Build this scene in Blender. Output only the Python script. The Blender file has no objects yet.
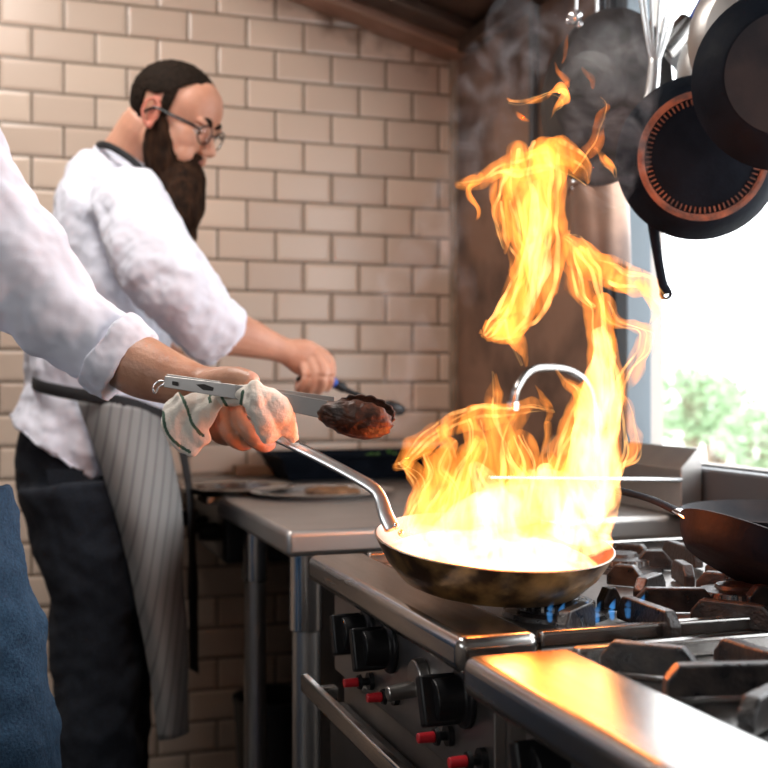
import bpy, bmesh, math, random
from mathutils import Vector, Matrix, noise
random.seed(7)
SC = bpy.context.scene
COL = SC.collection
# ------------------------------------------------------------ camera model
YAW = math.radians(18.5); S, Cc = math.sin(YAW), math.cos(YAW)
FPX = 1150.0; CZ = 1.15
FWD = Vector((S, Cc, 0)); RGT = Vector((Cc, -S, 0)); UP = Vector((0, 0, 1))
def P(px, py, D):
    return FWD*D + RGT*((px-384)/FPX*D) + UP*(CZ + (384-py)/FPX*D)
def pz(px, py, z): return P(px, py, (CZ-z)*FPX/(py-384))
def pX(px, py, X):
    k = (px-384)/FPX; return P(px, py, X/(S+k*Cc))
def pY(px, py, Y):
    k = (px-384)/FPX; return P(px, py, Y/(Cc-k*S))
cam = bpy.data.cameras.new('camera'); co = bpy.data.objects.new('camera', cam); COL.objects.link(co)
co.location = (0, 0, CZ); co.rotation_euler = (math.pi/2, 0, -YAW)
cam.sensor_width = 36; cam.lens = FPX/768*36; cam.clip_start = .05
cam.dof.use_dof = True; cam.dof.focus_distance = 1.27; cam.dof.aperture_fstop = 5.6
SC.camera = co
# ------------------------------------------------------------ materials
def nt(name):
    m = bpy.data.materials.new(name); m.use_nodes = True
    n = m.node_tree.nodes; return m, n, m.node_tree.links, n['Principled BSDF']
def mat(name, col, rough=.5, metal=0, spec=.5, col2=None, scale=20, detail=4, bump=0, bscale=60, stretch=None, lo=.35, hi=.65, sheen=0, sss=0, coat=0, rvar=0):
    m, n, l, b = nt(name)
    b.inputs['Base Color'].default_value = (*col, 1); b.inputs['Roughness'].default_value = rough
    b.inputs['Metallic'].default_value = metal; b.inputs['Specular IOR Level'].default_value = spec
    if sheen: b.inputs['Sheen Weight'].default_value = sheen
    if coat: b.inputs['Coat Weight'].default_value = coat
    if sss:
        b.inputs['Subsurface Weight'].default_value = sss; b.inputs['Subsurface Scale'].default_value = .006
        b.inputs['Subsurface Radius'].default_value = (1, .35, .2)
    tc = n.new('ShaderNodeTexCoord'); mp = n.new('ShaderNodeMapping'); l.new(tc.outputs['Object'], mp.inputs[0])
    if stretch: mp.inputs['Scale'].default_value = stretch
    if col2 or rvar:
        t = n.new('ShaderNodeTexNoise'); t.inputs['Scale'].default_value = scale; t.inputs['Detail'].default_value = detail
        l.new(mp.outputs[0], t.inputs[0])
        if col2:
            r = n.new('ShaderNodeValToRGB'); r.color_ramp.elements[0].position = lo; r.color_ramp.elements[1].position = hi
            r.color_ramp.elements[0].color = (*col, 1); r.color_ramp.elements[1].color = (*col2, 1)
            l.new(t.outputs[0], r.inputs[0]); l.new(r.outputs[0], b.inputs['Base Color'])
        if rvar:
            k = n.new('ShaderNodeMapRange'); k.inputs[1].default_value = .3; k.inputs[2].default_value = .7
            k.inputs[3].default_value = rough-rvar; k.inputs[4].default_value = rough+rvar
            l.new(t.outputs[0], k.inputs[0]); l.new(k.outputs[0], b.inputs['Roughness'])
    if bump:
        t2 = n.new('ShaderNodeTexNoise'); t2.inputs['Scale'].default_value = bscale; t2.inputs['Detail'].default_value = 5
        bp = n.new('ShaderNodeBump'); bp.inputs['Strength'].default_value = bump; bp.inputs['Distance'].default_value = .002
        l.new(mp.outputs[0], t2.inputs[0]); l.new(t2.outputs[0], bp.inputs['Height']); l.new(bp.outputs[0], b.inputs['Normal'])
    return m
M = {}
M['steel'] = mat('brushed_steel', (.44,.425,.41), .22, 1, col2=(.36,.345,.33), scale=5, bump=.03, bscale=90, stretch=(8,.6,8), rvar=.06)
M['steel_dull'] = mat('dull_steel', (.42,.40,.38), .38, 1, col2=(.30,.28,.27), scale=5, bump=.1, bscale=40, rvar=.08)
M['steel_wall'] = mat('stained_steel', (.34,.21,.15), .40, .6, col2=(.11,.07,.055), scale=4.5, detail=9, lo=.40, hi=.62, bump=.15, bscale=20, rvar=.1)
M['chrome'] = mat('chrome', (.75,.75,.76), .12, 1)
M['satin'] = mat('satin_table_steel', (.50,.47,.45), .44, 1, col2=(.40,.38,.36), scale=5, rvar=.06)
M['silver'] = mat('satin_steel', (.68,.68,.68), .3, 1)
M['iron'] = mat('cast_iron', (.014,.013,.014), .34, .2, col2=(.040,.030,.026), scale=60, bump=.5, bscale=250, rvar=.1)
M['pan_black'] = mat('seasoned_black_steel', (.003,.005,.009), .6, .0, spec=.06, col2=(.006,.009,.015), scale=25, bump=.3, bscale=120, rvar=.1)
M['pan_in'] = mat('seasoned_grey_steel', (.016,.017,.021), .65, .0, spec=.12, col2=(.03,.027,.028), scale=18, bump=.2, bscale=90)
M['rust'] = mat('burnt_orange_crust', (.30,.10,.05), .8, .1, col2=(.07,.04,.035), scale=45, bump=1, bscale=160)
M['pan_steel'] = mat('heat_stained_pan_steel', (.06,.028,.012), .36, .5, col2=(.62,.34,.12), scale=26, detail=8, lo=.38, hi=.72, bump=.15, bscale=80)
M['pan_inside'] = mat('pan_cooking_surface', (.35,.30,.26), .35, .8, col2=(.2,.15,.1), scale=15)
M['black'] = mat('black_plastic', (.006,.006,.007), .4, spec=.3)
M['black_dull'] = mat('black_enamel', (.014,.013,.013), .45, bump=.1, bscale=90)
M['dark'] = mat('dark_shelf', (.03,.028,.027), .6)
M['red'] = mat('red_plastic', (.45,.012,.02), .35)
M['blue'] = mat('blue_plastic', (.01,.07,.42), .4)
M['shirt'] = mat('white_cotton', (.70,.71,.80), .9, sheen=.1, bump=.12, bscale=18)
M['button'] = mat('white_button', (.8,.8,.78), .4)
M['denim'] = mat('blue_denim', (.012,.04,.085), .9, col2=(.025,.075,.14), scale=260, bump=.7, bscale=300)
M['denim_dark'] = mat('dark_denim', (.004,.006,.011), .95, col2=(.008,.013,.023), scale=200, bump=.4, bscale=200)
M['strap'] = mat('black_webbing', (.012,.012,.014), .8)
M['leather'] = mat('black_leather', (.015,.014,.013), .4, bump=.3, bscale=80)
M['skin'] = mat('skin', (.50,.24,.155), .48, sss=.12, col2=(.60,.31,.21), scale=18, bump=.3, bscale=160)
M['skin2'] = mat('tanned_skin', (.42,.20,.12), .45, sss=.12, col2=(.54,.29,.19), scale=26, bump=.5, bscale=140)
M['lip'] = mat('lip', (.42,.14,.11), .4)
M['ear'] = mat('flushed_skin', (.55,.19,.13), .5, sss=.15)
M['nail'] = mat('nail', (.62,.36,.28), .3)
M['hair'] = mat('dark_brown_hair', (.008,.005,.003), .8, spec=.1, col2=(.018,.010,.006), scale=150, bump=.8, bscale=260)
M['beard'] = mat('brown_beard_hair', (.010,.005,.003), .85, spec=.1, col2=(.035,.016,.008), scale=90, bump=1, bscale=180, stretch=(1,1,.3))
M['eye'] = mat('eye_white', (.7,.66,.62), .2)
M['iris'] = mat('dark_iris', (.03,.02,.012), .2)
M['frame'] = mat('black_acetate', (.008,.008,.009), .2)
M['towel'] = mat('off_white_cotton_towel', (.74,.68,.60), .95, sheen=.3, bump=.5, bscale=300)
M['towel_green'] = mat('green_woven_stripe', (.07,.13,.09), .95, bump=.8, bscale=300)
M['burnt'] = mat('burnt_crust', (.018,.008,.005), .45, .3, col2=(.075,.03,.018), scale=70, bump=1, bscale=130)
M['herb'] = mat('green_herb', (.03,.11,.015), .5, col2=(.07,.2,.03), scale=60)
M['wood'] = mat('wood_board', (.22,.11,.06), .6, col2=(.32,.18,.1), scale=8, stretch=(1,8,1))
M['floor'] = mat('dark_floor', (.02,.018,.017), .5, col2=(.035,.03,.028), scale=6)
M['plaster'] = mat('painted_wall', (.40,.36,.33), .8)
M['ceil'] = mat('ceiling_paint', (.5,.46,.42), .8)
M['hood'] = mat('greasy_hood_steel', (.13,.085,.065), .45, .7, col2=(.07,.045,.035), scale=7, rvar=.1)
M['hood_trim'] = mat('hood_trim_steel', (.42,.25,.18), .4, .5, col2=(.3,.17,.12), scale=9, rvar=.08)
M['corner'] = mat('aged_corner_trim', (.36,.26,.19), .5, .2, col2=(.22,.15,.1), scale=18)
M['win'] = mat('grey_blue_window_frame', (.10,.125,.145), .5, .1)
M['win_dark'] = mat('dark_window_sill', (.09,.09,.095), .45, .4)
M['ground'] = mat('pale_gravel', (.75,.73,.7), .95, col2=(.6,.58,.55), scale=3)
M['leaf'] = mat('pale_leaves', (.24,.38,.20), .8, col2=(.40,.50,.34), scale=8)
M['bark'] = mat('bark', (.2,.15,.1), .9)
M['meat'] = mat('seared_food', (.10,.045,.02), .5, col2=(.25,.12,.05), scale=60, bump=1, bscale=90)
M['lamp'] = mat('fill_lamp_housing', (.6,.6,.6), .5)
# glass
m, n, l, b = nt('clear_glass'); b.inputs['Transmission Weight'].default_value = 1; b.inputs['Roughness'].default_value = .02
b.inputs['IOR'].default_value = 1.1; M['glass'] = m
m, n, l, b = nt('window_glass'); n.remove(b); tr = n.new('ShaderNodeBsdfTransparent'); gl = n.new('ShaderNodeBsdfGlossy'); gl.inputs['Roughness'].default_value = .02
mx = n.new('ShaderNodeMixShader'); mx.inputs[0].default_value = .05; l.new(tr.outputs[0], mx.inputs[1]); l.new(gl.outputs[0], mx.inputs[2])
l.new(mx.outputs[0], n['Material Output'].inputs['Surface']); M['wglass'] = m
# tiles: bevelled metro tile running bond, wall lies in the XZ plane
def tile_mat():
    m, n, l, b = nt('cream_metro_tile')
    tc = n.new('ShaderNodeTexCoord'); sp = n.new('ShaderNodeSeparateXYZ'); cb = n.new('ShaderNodeCombineXYZ')
    l.new(tc.outputs['Object'], sp.inputs[0])
    ax = n.new('ShaderNodeMath'); ax.inputs[1].default_value = TILE_X; l.new(sp.outputs[0], ax.inputs[0]); l.new(ax.outputs[0], cb.inputs[0])
    az = n.new('ShaderNodeMath'); az.inputs[1].default_value = TILE_Z; l.new(sp.outputs[2], az.inputs[0]); l.new(az.outputs[0], cb.inputs[1])
    def brick(mort, smooth):
        t = n.new('ShaderNodeTexBrick'); t.inputs['Scale'].default_value = 1; t.inputs['Brick Width'].default_value = .154
        t.inputs['Row Height'].default_value = .0797; t.inputs['Mortar Size'].default_value = mort; t.inputs['Mortar Smooth'].default_value = smooth
        t.inputs['Color1'].default_value = (.68,.525,.415,1); t.inputs['Color2'].default_value = (.57,.43,.34,1); t.inputs['Mortar'].default_value = (.13,.085,.055,1)
        t.offset = .5; l.new(cb.outputs[0], t.inputs['Vector']); return t
    t1 = brick(.0030, .25); t2 = brick(.012, 1)
    t1.inputs['Bias'].default_value = -.1
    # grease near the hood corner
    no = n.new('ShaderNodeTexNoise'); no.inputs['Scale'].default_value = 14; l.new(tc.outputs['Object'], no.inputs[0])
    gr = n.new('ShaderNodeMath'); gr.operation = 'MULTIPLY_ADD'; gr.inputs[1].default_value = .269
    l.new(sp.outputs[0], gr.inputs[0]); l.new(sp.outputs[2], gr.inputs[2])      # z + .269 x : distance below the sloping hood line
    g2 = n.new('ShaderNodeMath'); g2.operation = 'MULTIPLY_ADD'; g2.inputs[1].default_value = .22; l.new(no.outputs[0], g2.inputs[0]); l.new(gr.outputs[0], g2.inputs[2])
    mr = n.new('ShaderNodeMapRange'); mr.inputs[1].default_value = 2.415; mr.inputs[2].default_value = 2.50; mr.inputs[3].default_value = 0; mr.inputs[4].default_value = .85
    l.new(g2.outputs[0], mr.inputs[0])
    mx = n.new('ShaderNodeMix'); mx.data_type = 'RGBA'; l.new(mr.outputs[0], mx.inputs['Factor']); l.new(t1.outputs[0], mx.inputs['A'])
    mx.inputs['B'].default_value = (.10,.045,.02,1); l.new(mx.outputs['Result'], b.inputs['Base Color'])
    bp = n.new('ShaderNodeBump'); bp.invert = True; bp.inputs['Strength'].default_value = .7; bp.inputs['Distance'].default_value = .004
    l.new(t2.outputs['Fac'], bp.inputs['Height']); l.new(bp.outputs[0], b.inputs['Normal'])
    b.inputs['Roughness'].default_value = .28
    return m
TILE_X = .0014; TILE_Z = -.0388
# ------------------------------------------------------------ geometry helpers
def tri(v): return Vector(v)
def catmull(pts, sub):
    if sub <= 1 or len(pts) < 3: return pts
    out = []
    for i in range(len(pts)-1):
        p0 = pts[max(i-1,0)]; p1 = pts[i]; p2 = pts[i+1]; p3 = pts[min(i+2,len(pts)-1)]
        for k in range(sub):
            t = k/sub
            out.append(tuple(.5*((2*b)+(c-a)*t+(2*a-5*b+4*c-d)*t*t+(3*b-a-3*c+d)*t**3) for a,b,c,d in zip(p0,p1,p2,p3)))
    out.append(pts[-1]); return out
def tube(bm, pts, rads, seg=14, hint=(0,0,1), sub=5, cap='round', fn=None):
    """loft an elliptical section along pts; rads = r or (a, b): b lies along hint"""
    rows = [tuple(p)+((r,r) if not isinstance(r, tuple) else r) for p, r in zip(pts, rads)]
    rows = catmull(rows, sub)
    n = len(rows); ps = [Vector(r[:3]) for r in rows]; ra = [(max(r[3],1e-5), max(r[4],1e-5)) for r in rows]
    h = Vector(hint); rings = []
    def ring(c, sd, nr, a, b, t, k):
        vs = []
        for j in range(seg):
            th = 2*math.pi*j/seg
            v = sd*math.cos(th)*a + nr*math.sin(th)*b
            if fn: v = fn(v, th, k)
            vs.append(bm.verts.new(c+v))
        return vs
    fr = []
    for i in range(n):
        t = (ps[min(i+1,n-1)]-ps[max(i-1,0)]).normalized()
        sd = t.cross(h)
        if sd.length < .05: sd = t.cross(Vector((.3,1,.2)))
        sd.normalize(); nr = sd.cross(t).normalized()
        fr.append((t, sd, nr))
    if cap == 'round':
        t, sd, nr = fr[0]; a, b = ra[0]; m = min(a,b)
        for ang in (75, 50, 25):
            q = math.radians(ang); rings.append(ring(ps[0]-t*m*math.sin(q), sd, nr, a*math.cos(q), b*math.cos(q), t, 0))
    for i in range(n): rings.append(ring(ps[i], fr[i][1], fr[i][2], ra[i][0], ra[i][1], fr[i][0], i/(n-1)))
    if cap == 'round':
        t, sd, nr = fr[-1]; a, b = ra[-1]; m = min(a,b)
        for ang in (25, 50, 75):
            q = math.radians(ang); rings.append(ring(ps[-1]+t*m*math.sin(q), sd, nr, a*math.cos(q), b*math.cos(q), t, 1))
    for A, B in zip(rings, rings[1:]):
        for j in range(seg): bm.faces.new((A[j], A[(j+1)%seg], B[(j+1)%seg], B[j]))
    if cap is not None:
        bm.faces.new(list(reversed(rings[0]))); bm.faces.new(rings[-1])
    return rings
def ell(bm, c, r, rot=None, u=20, v=12):
    c = Vector(c); r = (r,r,r) if not isinstance(r, (tuple, list)) else r
    mt = Matrix.Translation(c) @ (rot.to_4x4() if rot is not None else Matrix()) @ Matrix.Diagonal((*r,1))
    bmesh.ops.create_uvsphere(bm, u_segments=u, v_segments=v, radius=1, matrix=mt)
def box(bm, lo, hi, rot=None, piv=None):
    lo = Vector(lo); hi = Vector(hi); c = (lo+hi)/2; s = hi-lo
    mt = Matrix.Translation(c) @ Matrix.Diagonal((*s,1))
    if rot is not None:
        pv = Vector(piv) if piv is not None else c
        mt = Matrix.Translation(pv) @ rot.to_4x4() @ Matrix.Translation(-pv) @ mt
    bmesh.ops.create_cube(bm, size=1, matrix=mt)
def bar(bm, p0, p1, w, h, hint=(0,0,1)):
    """rectangular bar: w across, h along hint"""
    p0 = Vector(p0); p1 = Vector(p1); t = (p1-p0).normalized(); sd = t.cross(Vector(hint)).normalized(); nr = sd.cross(t)
    A = [bm.verts.new(p0+sd*x*w/2+nr*y*h/2) for x,y in ((-1,-1),(1,-1),(1,1),(-1,1))]
    B = [bm.verts.new(p1+sd*x*w/2+nr*y*h/2) for x,y in ((-1,-1),(1,-1),(1,1),(-1,1))]
    for j in range(4): bm.faces.new((A[j],A[(j+1)%4],B[(j+1)%4],B[j]))
    bm.faces.new(A[::-1]); bm.faces.new(B)
def prism(bm, prof, f0, f1):
    """prof: list of 2d; f0,f1 map 2d->3d for both ends"""
    A = [bm.verts.new(f0(*p)) for p in prof]; B = [bm.verts.new(f1(*p)) for p in prof]
    k = len(prof)
    for j in range(k): bm.faces.new((A[j],A[(j+1)%k],B[(j+1)%k],B[j]))
    bm.faces.new(A[::-1]); bm.faces.new(B)
def lathe(bm, prof, mtx=Matrix(), seg=48, close=False):
    """prof (r,z) list around local z"""
    rings = []
    for r, z in prof:
        if r < 1e-6: rings.append([bm.verts.new(mtx @ Vector((0,0,z)))])
        else: rings.append([bm.verts.new(mtx @ Vector((r*math.cos(2*math.pi*j/seg), r*math.sin(2*math.pi*j/seg), z))) for j in range(seg)])
    prs = list(zip(rings, rings[1:]))
    if close: prs.append((rings[-1], rings[0]))
    for A, B in prs:
        if len(A) == 1 and len(B) == 1: continue
        for j in range(seg):
            k = (j+1)%seg
            if len(A) == 1: bm.faces.new((A[0], B[k], B[j]))
            elif len(B) == 1: bm.faces.new((A[j], A[k], B[0]))
            else: bm.faces.new((A[j], A[k], B[k], B[j]))
def frame_from(axis, hint=(0,0,1), at=(0,0,0)):
    z = Vector(axis).normalized(); x = Vector(hint).cross(z)
    if x.length < .01: x = Vector((1,0,0)).cross(z)
    x.normalize(); y = z.cross(x)
    m = Matrix((x, y, z)).transposed().to_4x4(); m.translation = Vector(at); return m
def fuse(bm, voxel, smooth=4, fac=.5):
    """union everything in bm into one closed surface"""
    bmesh.ops.recalc_face_normals(bm, faces=bm.faces)
    me = bpy.data.meshes.new('tmp'); bm.to_mesh(me); bm.free()
    o = bpy.data.objects.new('tmp', me); COL.objects.link(o)
    r = o.modifiers.new('r', 'REMESH'); r.mode = 'VOXEL'; r.voxel_size = voxel
    if smooth:
        s = o.modifiers.new('s', 'SMOOTH'); s.iterations = smooth; s.factor = fac
    dg = bpy.context.evaluated_depsgraph_get(); dg.update()
    me2 = bpy.data.meshes.new_from_object(o.evaluated_get(dg))
    bpy.data.objects.remove(o); bpy.data.meshes.remove(me)
    out = bmesh.new(); out.from_mesh(me2); bpy.data.meshes.remove(me2)
    return out
def outward(bm):
    """keep the loft's own consistent winding, pointing outward"""
    if bm.calc_volume(signed=True) < 0: bmesh.ops.reverse_faces(bm, faces=bm.faces[:])
def merge(dst, src):
    me = bpy.data.meshes.new('x'); src.to_mesh(me); src.free(); dst.from_mesh(me); bpy.data.meshes.remove(me)
def ruffle(bm, amp, scale, seed=0, stretch=(1,1,1)):
    bm.normal_update()
    mv = []
    for v in bm.verts:
        q = Vector((v.co.x*stretch[0], v.co.y*stretch[1], v.co.z*stretch[2]))*scale + Vector((seed*3.1,seed*1.7,seed))
        mv.append(v.normal*amp*noise.fractal(q, .9, 2.0, 3))
    for v, d in zip(bm.verts, mv): v.co += d
def paint(bm, idx, test):
    for f in bm.faces:
        if test(f.calc_center_median()): f.material_index = idx
def obj(name, bm, mats, parent=None, smooth=True, bevel=0, seg=3, label=None, cat=None, group=None, kind=None, base=None, recalc=True):
    if recalc: bmesh.ops.recalc_face_normals(bm, faces=bm.faces)
    me = bpy.data.meshes.new(name)
    if parent is not None:
        org = Vector(parent.location)
        p = parent.parent
        while p is not None: org += Vector(p.location); p = p.parent
    else:
        xs = [v.co for v in bm.verts]
        org = Vector(base) if base is not None else (Vector(((min(v.x for v in xs)+max(v.x for v in xs))/2, (min(v.y for v in xs)+max(v.y for v in xs))/2, min(v.z for v in xs))) if kind != 'structure' else Vector((0,0,0)))
    for v in bm.verts: v.co -= org
    if smooth:
        for f in bm.faces: f.smooth = True
    bm.to_mesh(me); bm.free()
    for m in (mats if isinstance(mats, (list, tuple)) else [mats]): me.materials.append(M[m])
    o = bpy.data.objects.new(name, me); COL.objects.link(o)
    if parent is not None: o.parent = parent
    else: o.location = org
    if smooth == 'auto': me.set_sharp_from_angle(angle=math.radians(35))
    if bevel:
        b = o.modifiers.new('bevel', 'BEVEL'); b.width = bevel; b.segments = seg; b.limit_method = 'ANGLE'; b.angle_limit = math.radians(40)
        b.harden_normals = False
    tag(o, label, cat, group, kind); return o
def tag(o, label=None, cat=None, group=None, kind=None):
    if label: o['label'] = label
    if cat: o['category'] = cat
    if group: o['group'] = group
    if kind: o['kind'] = kind
def thing(name, loc, label, cat, group=None):
    o = bpy.data.objects.new(name, None); COL.objects.link(o); o.location = loc; o.empty_display_size = .05
    tag(o, label, cat, group); return o
def copy_tree(o, parent=None):
    c = o.copy(); COL.objects.link(c)
    if parent is not None: c.parent = parent
    for ch in [x for x in bpy.data.objects if x.parent == o]: copy_tree(ch, c)
    return c
B = bmesh.new
CT = .915     # worktop height
WY = 2.97; WX = 1.211
EXPO=0.0; WS=6.5; LE=25; FL=.9
# ============================================================ ROOM
M['tile'] = tile_mat()
XL, YB, ZC = -2.3, -2.4, 2.55
bm = B(); box(bm, (XL-.1,WY,-.05),(WX+.12,WY+.1,ZC+.05)); obj('wall_back', bm, 'tile', kind='structure', smooth=False)
bm = B(); box(bm, (XL-.1,YB-.1,-.06),(WX+.12,WY+.1,0)); obj('floor', bm, 'floor', kind='structure', smooth=False)
bm = B(); box(bm, (XL-.1,YB-.1,ZC),(WX+.12,WY+.1,ZC+.06)); obj('ceiling', bm, 'ceil', kind='structure', smooth=False)
bm = B(); box(bm, (XL-.1,YB-.1,0),(WX+.12,YB,ZC)); obj('wall_front', bm, 'plaster', kind='structure', smooth=False)
# left wall with an unseen opening, added to let fill daylight in
HY0, HY1, HZ0, HZ1 = -2.0, .3, 1.75, 2.4
bm = B()
box(bm, (XL-.1,YB,0),(XL,WY,HZ0)); box(bm, (XL-.1,YB,HZ1),(XL,WY,ZC)); box(bm, (XL-.1,YB,HZ0),(XL,HY0,HZ1)); box(bm, (XL-.1,HY1,HZ0),(XL,WY,HZ1))
obj('wall_left', bm, 'plaster', kind='structure', smooth=False)
# window wall
VY0, VY1, VZ0, VZ1 = .1, 2.055, 1.0, 2.02
bm = B()
box(bm, (WX,YB,0),(WX+.08,WY,VZ0)); box(bm, (WX,YB,VZ1),(WX+.08,WY,ZC)); box(bm, (WX,YB,VZ0),(WX+.08,VY0,VZ1)); box(bm, (WX,VY1,VZ0),(WX+.08,WY,VZ1))
obj('wall_right', bm, 'plaster', kind='structure', smooth=False)
# window frame: posts and sill
w = bpy.data.objects.new('window_1', None); COL.objects.link(w); tag(w, kind='structure')
bm = B(); box(bm, (WX-.008,VY1-.006,VZ0-.02),(WX+.05,VY1+.04,VZ1)); box(bm, (WX-.012,VY0-.05,VZ0-.02),(WX+.05,VY0+.02,VZ1))
obj('window_frame', bm, 'win', w, smooth=False, bevel=.004)
bm = B(); box(bm, (WX-.02,VY0-.05,VZ0-.095),(WX+.05,VY1+.02,VZ0)); box(bm, (WX-.035,VY0-.05,VZ0-.11),(WX+.0,VY1+.02,VZ0-.09))
obj('window_sill', bm, 'win_dark', w, smooth=False, bevel=.006)
bm = B(); box(bm, (WX+.03,VY0,VZ0),(WX+.034,VY1,VZ1)); obj('pane', bm, 'wglass', w, smooth=False)
# steel cladding between window and tiled wall
bm = B(); box(bm, (WX-.012,2.162,.3),(WX,WY-.02,2.06)); obj('trim_1', bm, 'steel_wall', kind='structure', smooth=False, bevel=.003)
bm = B(); box(bm, (WX-.02,2.098,.9),(WX,2.16,2.05)); box(bm, (WX-.030,2.115,.9),(WX-.0201,2.13,2.05)); box(bm, (WX-.03,2.44,1.3),(WX-.012,2.46,2.05)); obj('trim_2', bm, 'win_dark', kind='structure', smooth=False, bevel=.003)
bm = B(); box(bm, (WX-.028,WY-.03,.88),(WX,WY,2.05)); obj('trim_3', bm, 'corner', kind='structure', smooth=False, bevel=.004)
bm = B(); box(bm, (XL,WY-.012,0),(WX,WY,.08)); obj('baseboard_back', bm, 'dark', kind='structure', smooth=False)
# ============================================================ HOOD  (sloping down to the window wall)
HX0 = .30; hz = lambda x: 2.035-.27*(x-WX)
hood = thing('extractor_hood', (.75, 1.6, 2.2), 'dark greasy sloping steel extractor hood with slatted filters above the cookline', 'extractor hood')
def hood_strip(bm, x0, x1, y0, y1, t, dz=0):
    prism(bm, [(x0,hz(x0)+dz),(x1,hz(x1)+dz),(x1,hz(x1)+dz+t),(x0,hz(x0)+dz+t)], lambda x,z: Vector((x,y0,z)), lambda x,z: Vector((x,y1,z)))
bm = B(); hood_strip(bm, HX0, WX-.002, -.3, WY-.06, .02, .05); obj('hood_shell', bm, 'hood', hood, smooth=False)
bm = B(); hood_strip(bm, HX0, WX-.002, WY-.10, WY-.004, .035, 0); obj('side_trim', bm, 'hood_trim', hood, smooth=False, bevel=.004)
bm = B(); hood_strip(bm, HX0, WX-.002, WY-.20, WY-.115, .03, .02); obj('inner_trim', bm, 'hood', hood, smooth=False, bevel=.004)
bm = B(); box(bm, (WX-.05,-.3,2.035),(WX-.012,WY-.12,2.075)); obj('rear_rail', bm, 'hood', hood, smooth=False, bevel=.004)
bm = B()
for i in range(22):
    y = WY-.32-i*.045; hood_strip(bm, HX0+.02, WX-.18, y-.024, y, .02, .025)
obj('filter_slats', bm, 'hood_trim', hood, smooth=False, bevel=.003)
# ============================================================ PREP TABLE and rear counter
def leg(parent, x, y, r=.019, top=CT-.04, name='leg'):
    lg = B(); tube(lg, [(x,y,.03),(x,y,top)], [r,r], seg=20, sub=1, cap='flat'); o = obj(name, lg, 'silver', parent, smooth='auto')
    c = B(); tube(c, [(x,y,top-.13),(x,y,top)], [r+.005,r+.005], seg=20, sub=1, cap='flat'); obj('leg_collar', c, 'chrome', o, smooth='auto', bevel=.002)
    c = B(); tube(c, [(x,y,0),(x,y,.05)], [r+.003,r+.006], seg=20, sub=1, cap='flat'); obj('leg_foot', c, 'black', o, smooth='auto', bevel=.002)
t = thing('prep_table', (.8,2.1,0), 'stainless steel prep table with round legs beyond the flaming stove', 'table')
bm = B(); box(bm, (.435,1.79,CT-.043),(1.17,2.41,CT)); obj('tabletop', bm, 'satin', t, smooth='auto', bevel=.010, seg=4)
for x, y in ((.480,1.84),(.50,2.33),(1.13,1.84),(1.13,2.36)): leg(t, x, y, .0225)
bm = B(); box(bm, (.5,1.84,.12),(1.12,2.36,.15)); obj('lower_shelf', bm, 'dark', t, smooth=False, bevel=.004)
# fridge-like dark cabinet below the prep table
bm = B(); box(bm, (.60,1.87,.1501),(1.10,2.33,.84)); obj('storage_box', bm, 'black_dull', smooth=False, bevel=.008, label='tall black storage box under the steel prep table', cat='storage box')
# rear counter at the tiled wall
t = thing('rear_counter', (.8,2.7,0), 'steel counter with black burner rail against the tiled wall', 'counter')
bm = B(); box(bm, (.415,2.425,CT-.022),(1.17,2.955,CT-.002)); obj('countertop', bm, 'steel_dull', t, smooth='auto', bevel=.004)
bm = B(); box(bm, (.455,2.43,CT-.15),(1.16,2.94,CT-.0225)); obj('burner_box', bm, 'black_dull', t, smooth=False, bevel=.01)
for y in (2.52,2.66,2.8):
    bm = B(); tube(bm, [(.455,y,CT-.09),(.415,y,CT-.09)], [.022,.019], seg=18, sub=1, cap='flat'); obj('control_knob', bm, 'black', t, smooth='auto', bevel=.003)
for x, y in ((.62,2.9),(1.12,2.9),(1.12,2.47)): leg(t, x, y, .016, CT-.15)
# ============================================================ STOVES
def stove(y0, y1, xf, label, near):
    t = thing('gas_stove', (.8,(y0+y1)/2,0), label, 'stove')
    bm = B(); box(bm, (xf,y0,CT-.036),(.487,y1,CT)); obj('front_ledge', bm, 'steel', t, smooth='auto', bevel=.011, seg=5)
    # burner deck: sunken tray with raised rims
    bm = B(); box(bm, (.4875,y0,CT-.05),(1.14,y1,CT-.016)); obj('burner_deck', bm, 'steel_dull' if not near else 'steel', t, smooth=False, bevel=.002)
    bm = B(); box(bm, (.4875,y0,CT-.0159),(1.14,y0+.014,CT)); box(bm, (.4875,y1-.014,CT-.0159),(1.14,y1,CT)); box(bm, (1.12,y0+.0141,CT-.0159),(1.14,y1-.0141,CT+.02))
    obj('deck_rim', bm, 'steel', t, smooth='auto', bevel=.003)
    bm = B(); box(bm, (.452,y0+.006,.12),(1.14,y1-.006,CT-.0501)); obj('body', bm, 'steel_dull', t, smooth=False, bevel=.006)
    bm = B(); box(bm, (.440,y0+.004,.755),(.4518,y1-.004,CT-.037)); obj('control_panel', bm, 'steel_dull', t, smooth=False, bevel=.002)
    bm = B(); box(bm, (.428,y0+.02,.2),(.4518,y1-.02,.715)); d = obj('oven_door', bm, 'black_dull', t, smooth=False, bevel=.006)
    bm = B(); box(bm, (.392,y0+.015,.728),(.404,y1-.0,.752)); box(bm, (.404,y0+.05,.73),(.4278,y0+.07,.748)); box(bm, (.404,y1-.07,.73),(.4278,y1-.05,.748)); obj('door_handle', bm, 'steel', d, smooth='auto', bevel=.003)
    for x in (.5,1.08):
        for y in (y0+.05,y1-.05):
            bm = B(); tube(bm, [(x,y,0),(x,y,.125)], [.018,.022], seg=14, sub=1, cap='flat'); obj('foot', bm, 'black', t, smooth='auto')
    return t
st1 = stove(.985, 1.535, .402, 'steel gas stove with the flaming pan held over it', False)
st2 = stove(.36, .926, .380, 'closest steel gas stove, its flat ledge catching the fire reflection', True)
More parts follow.
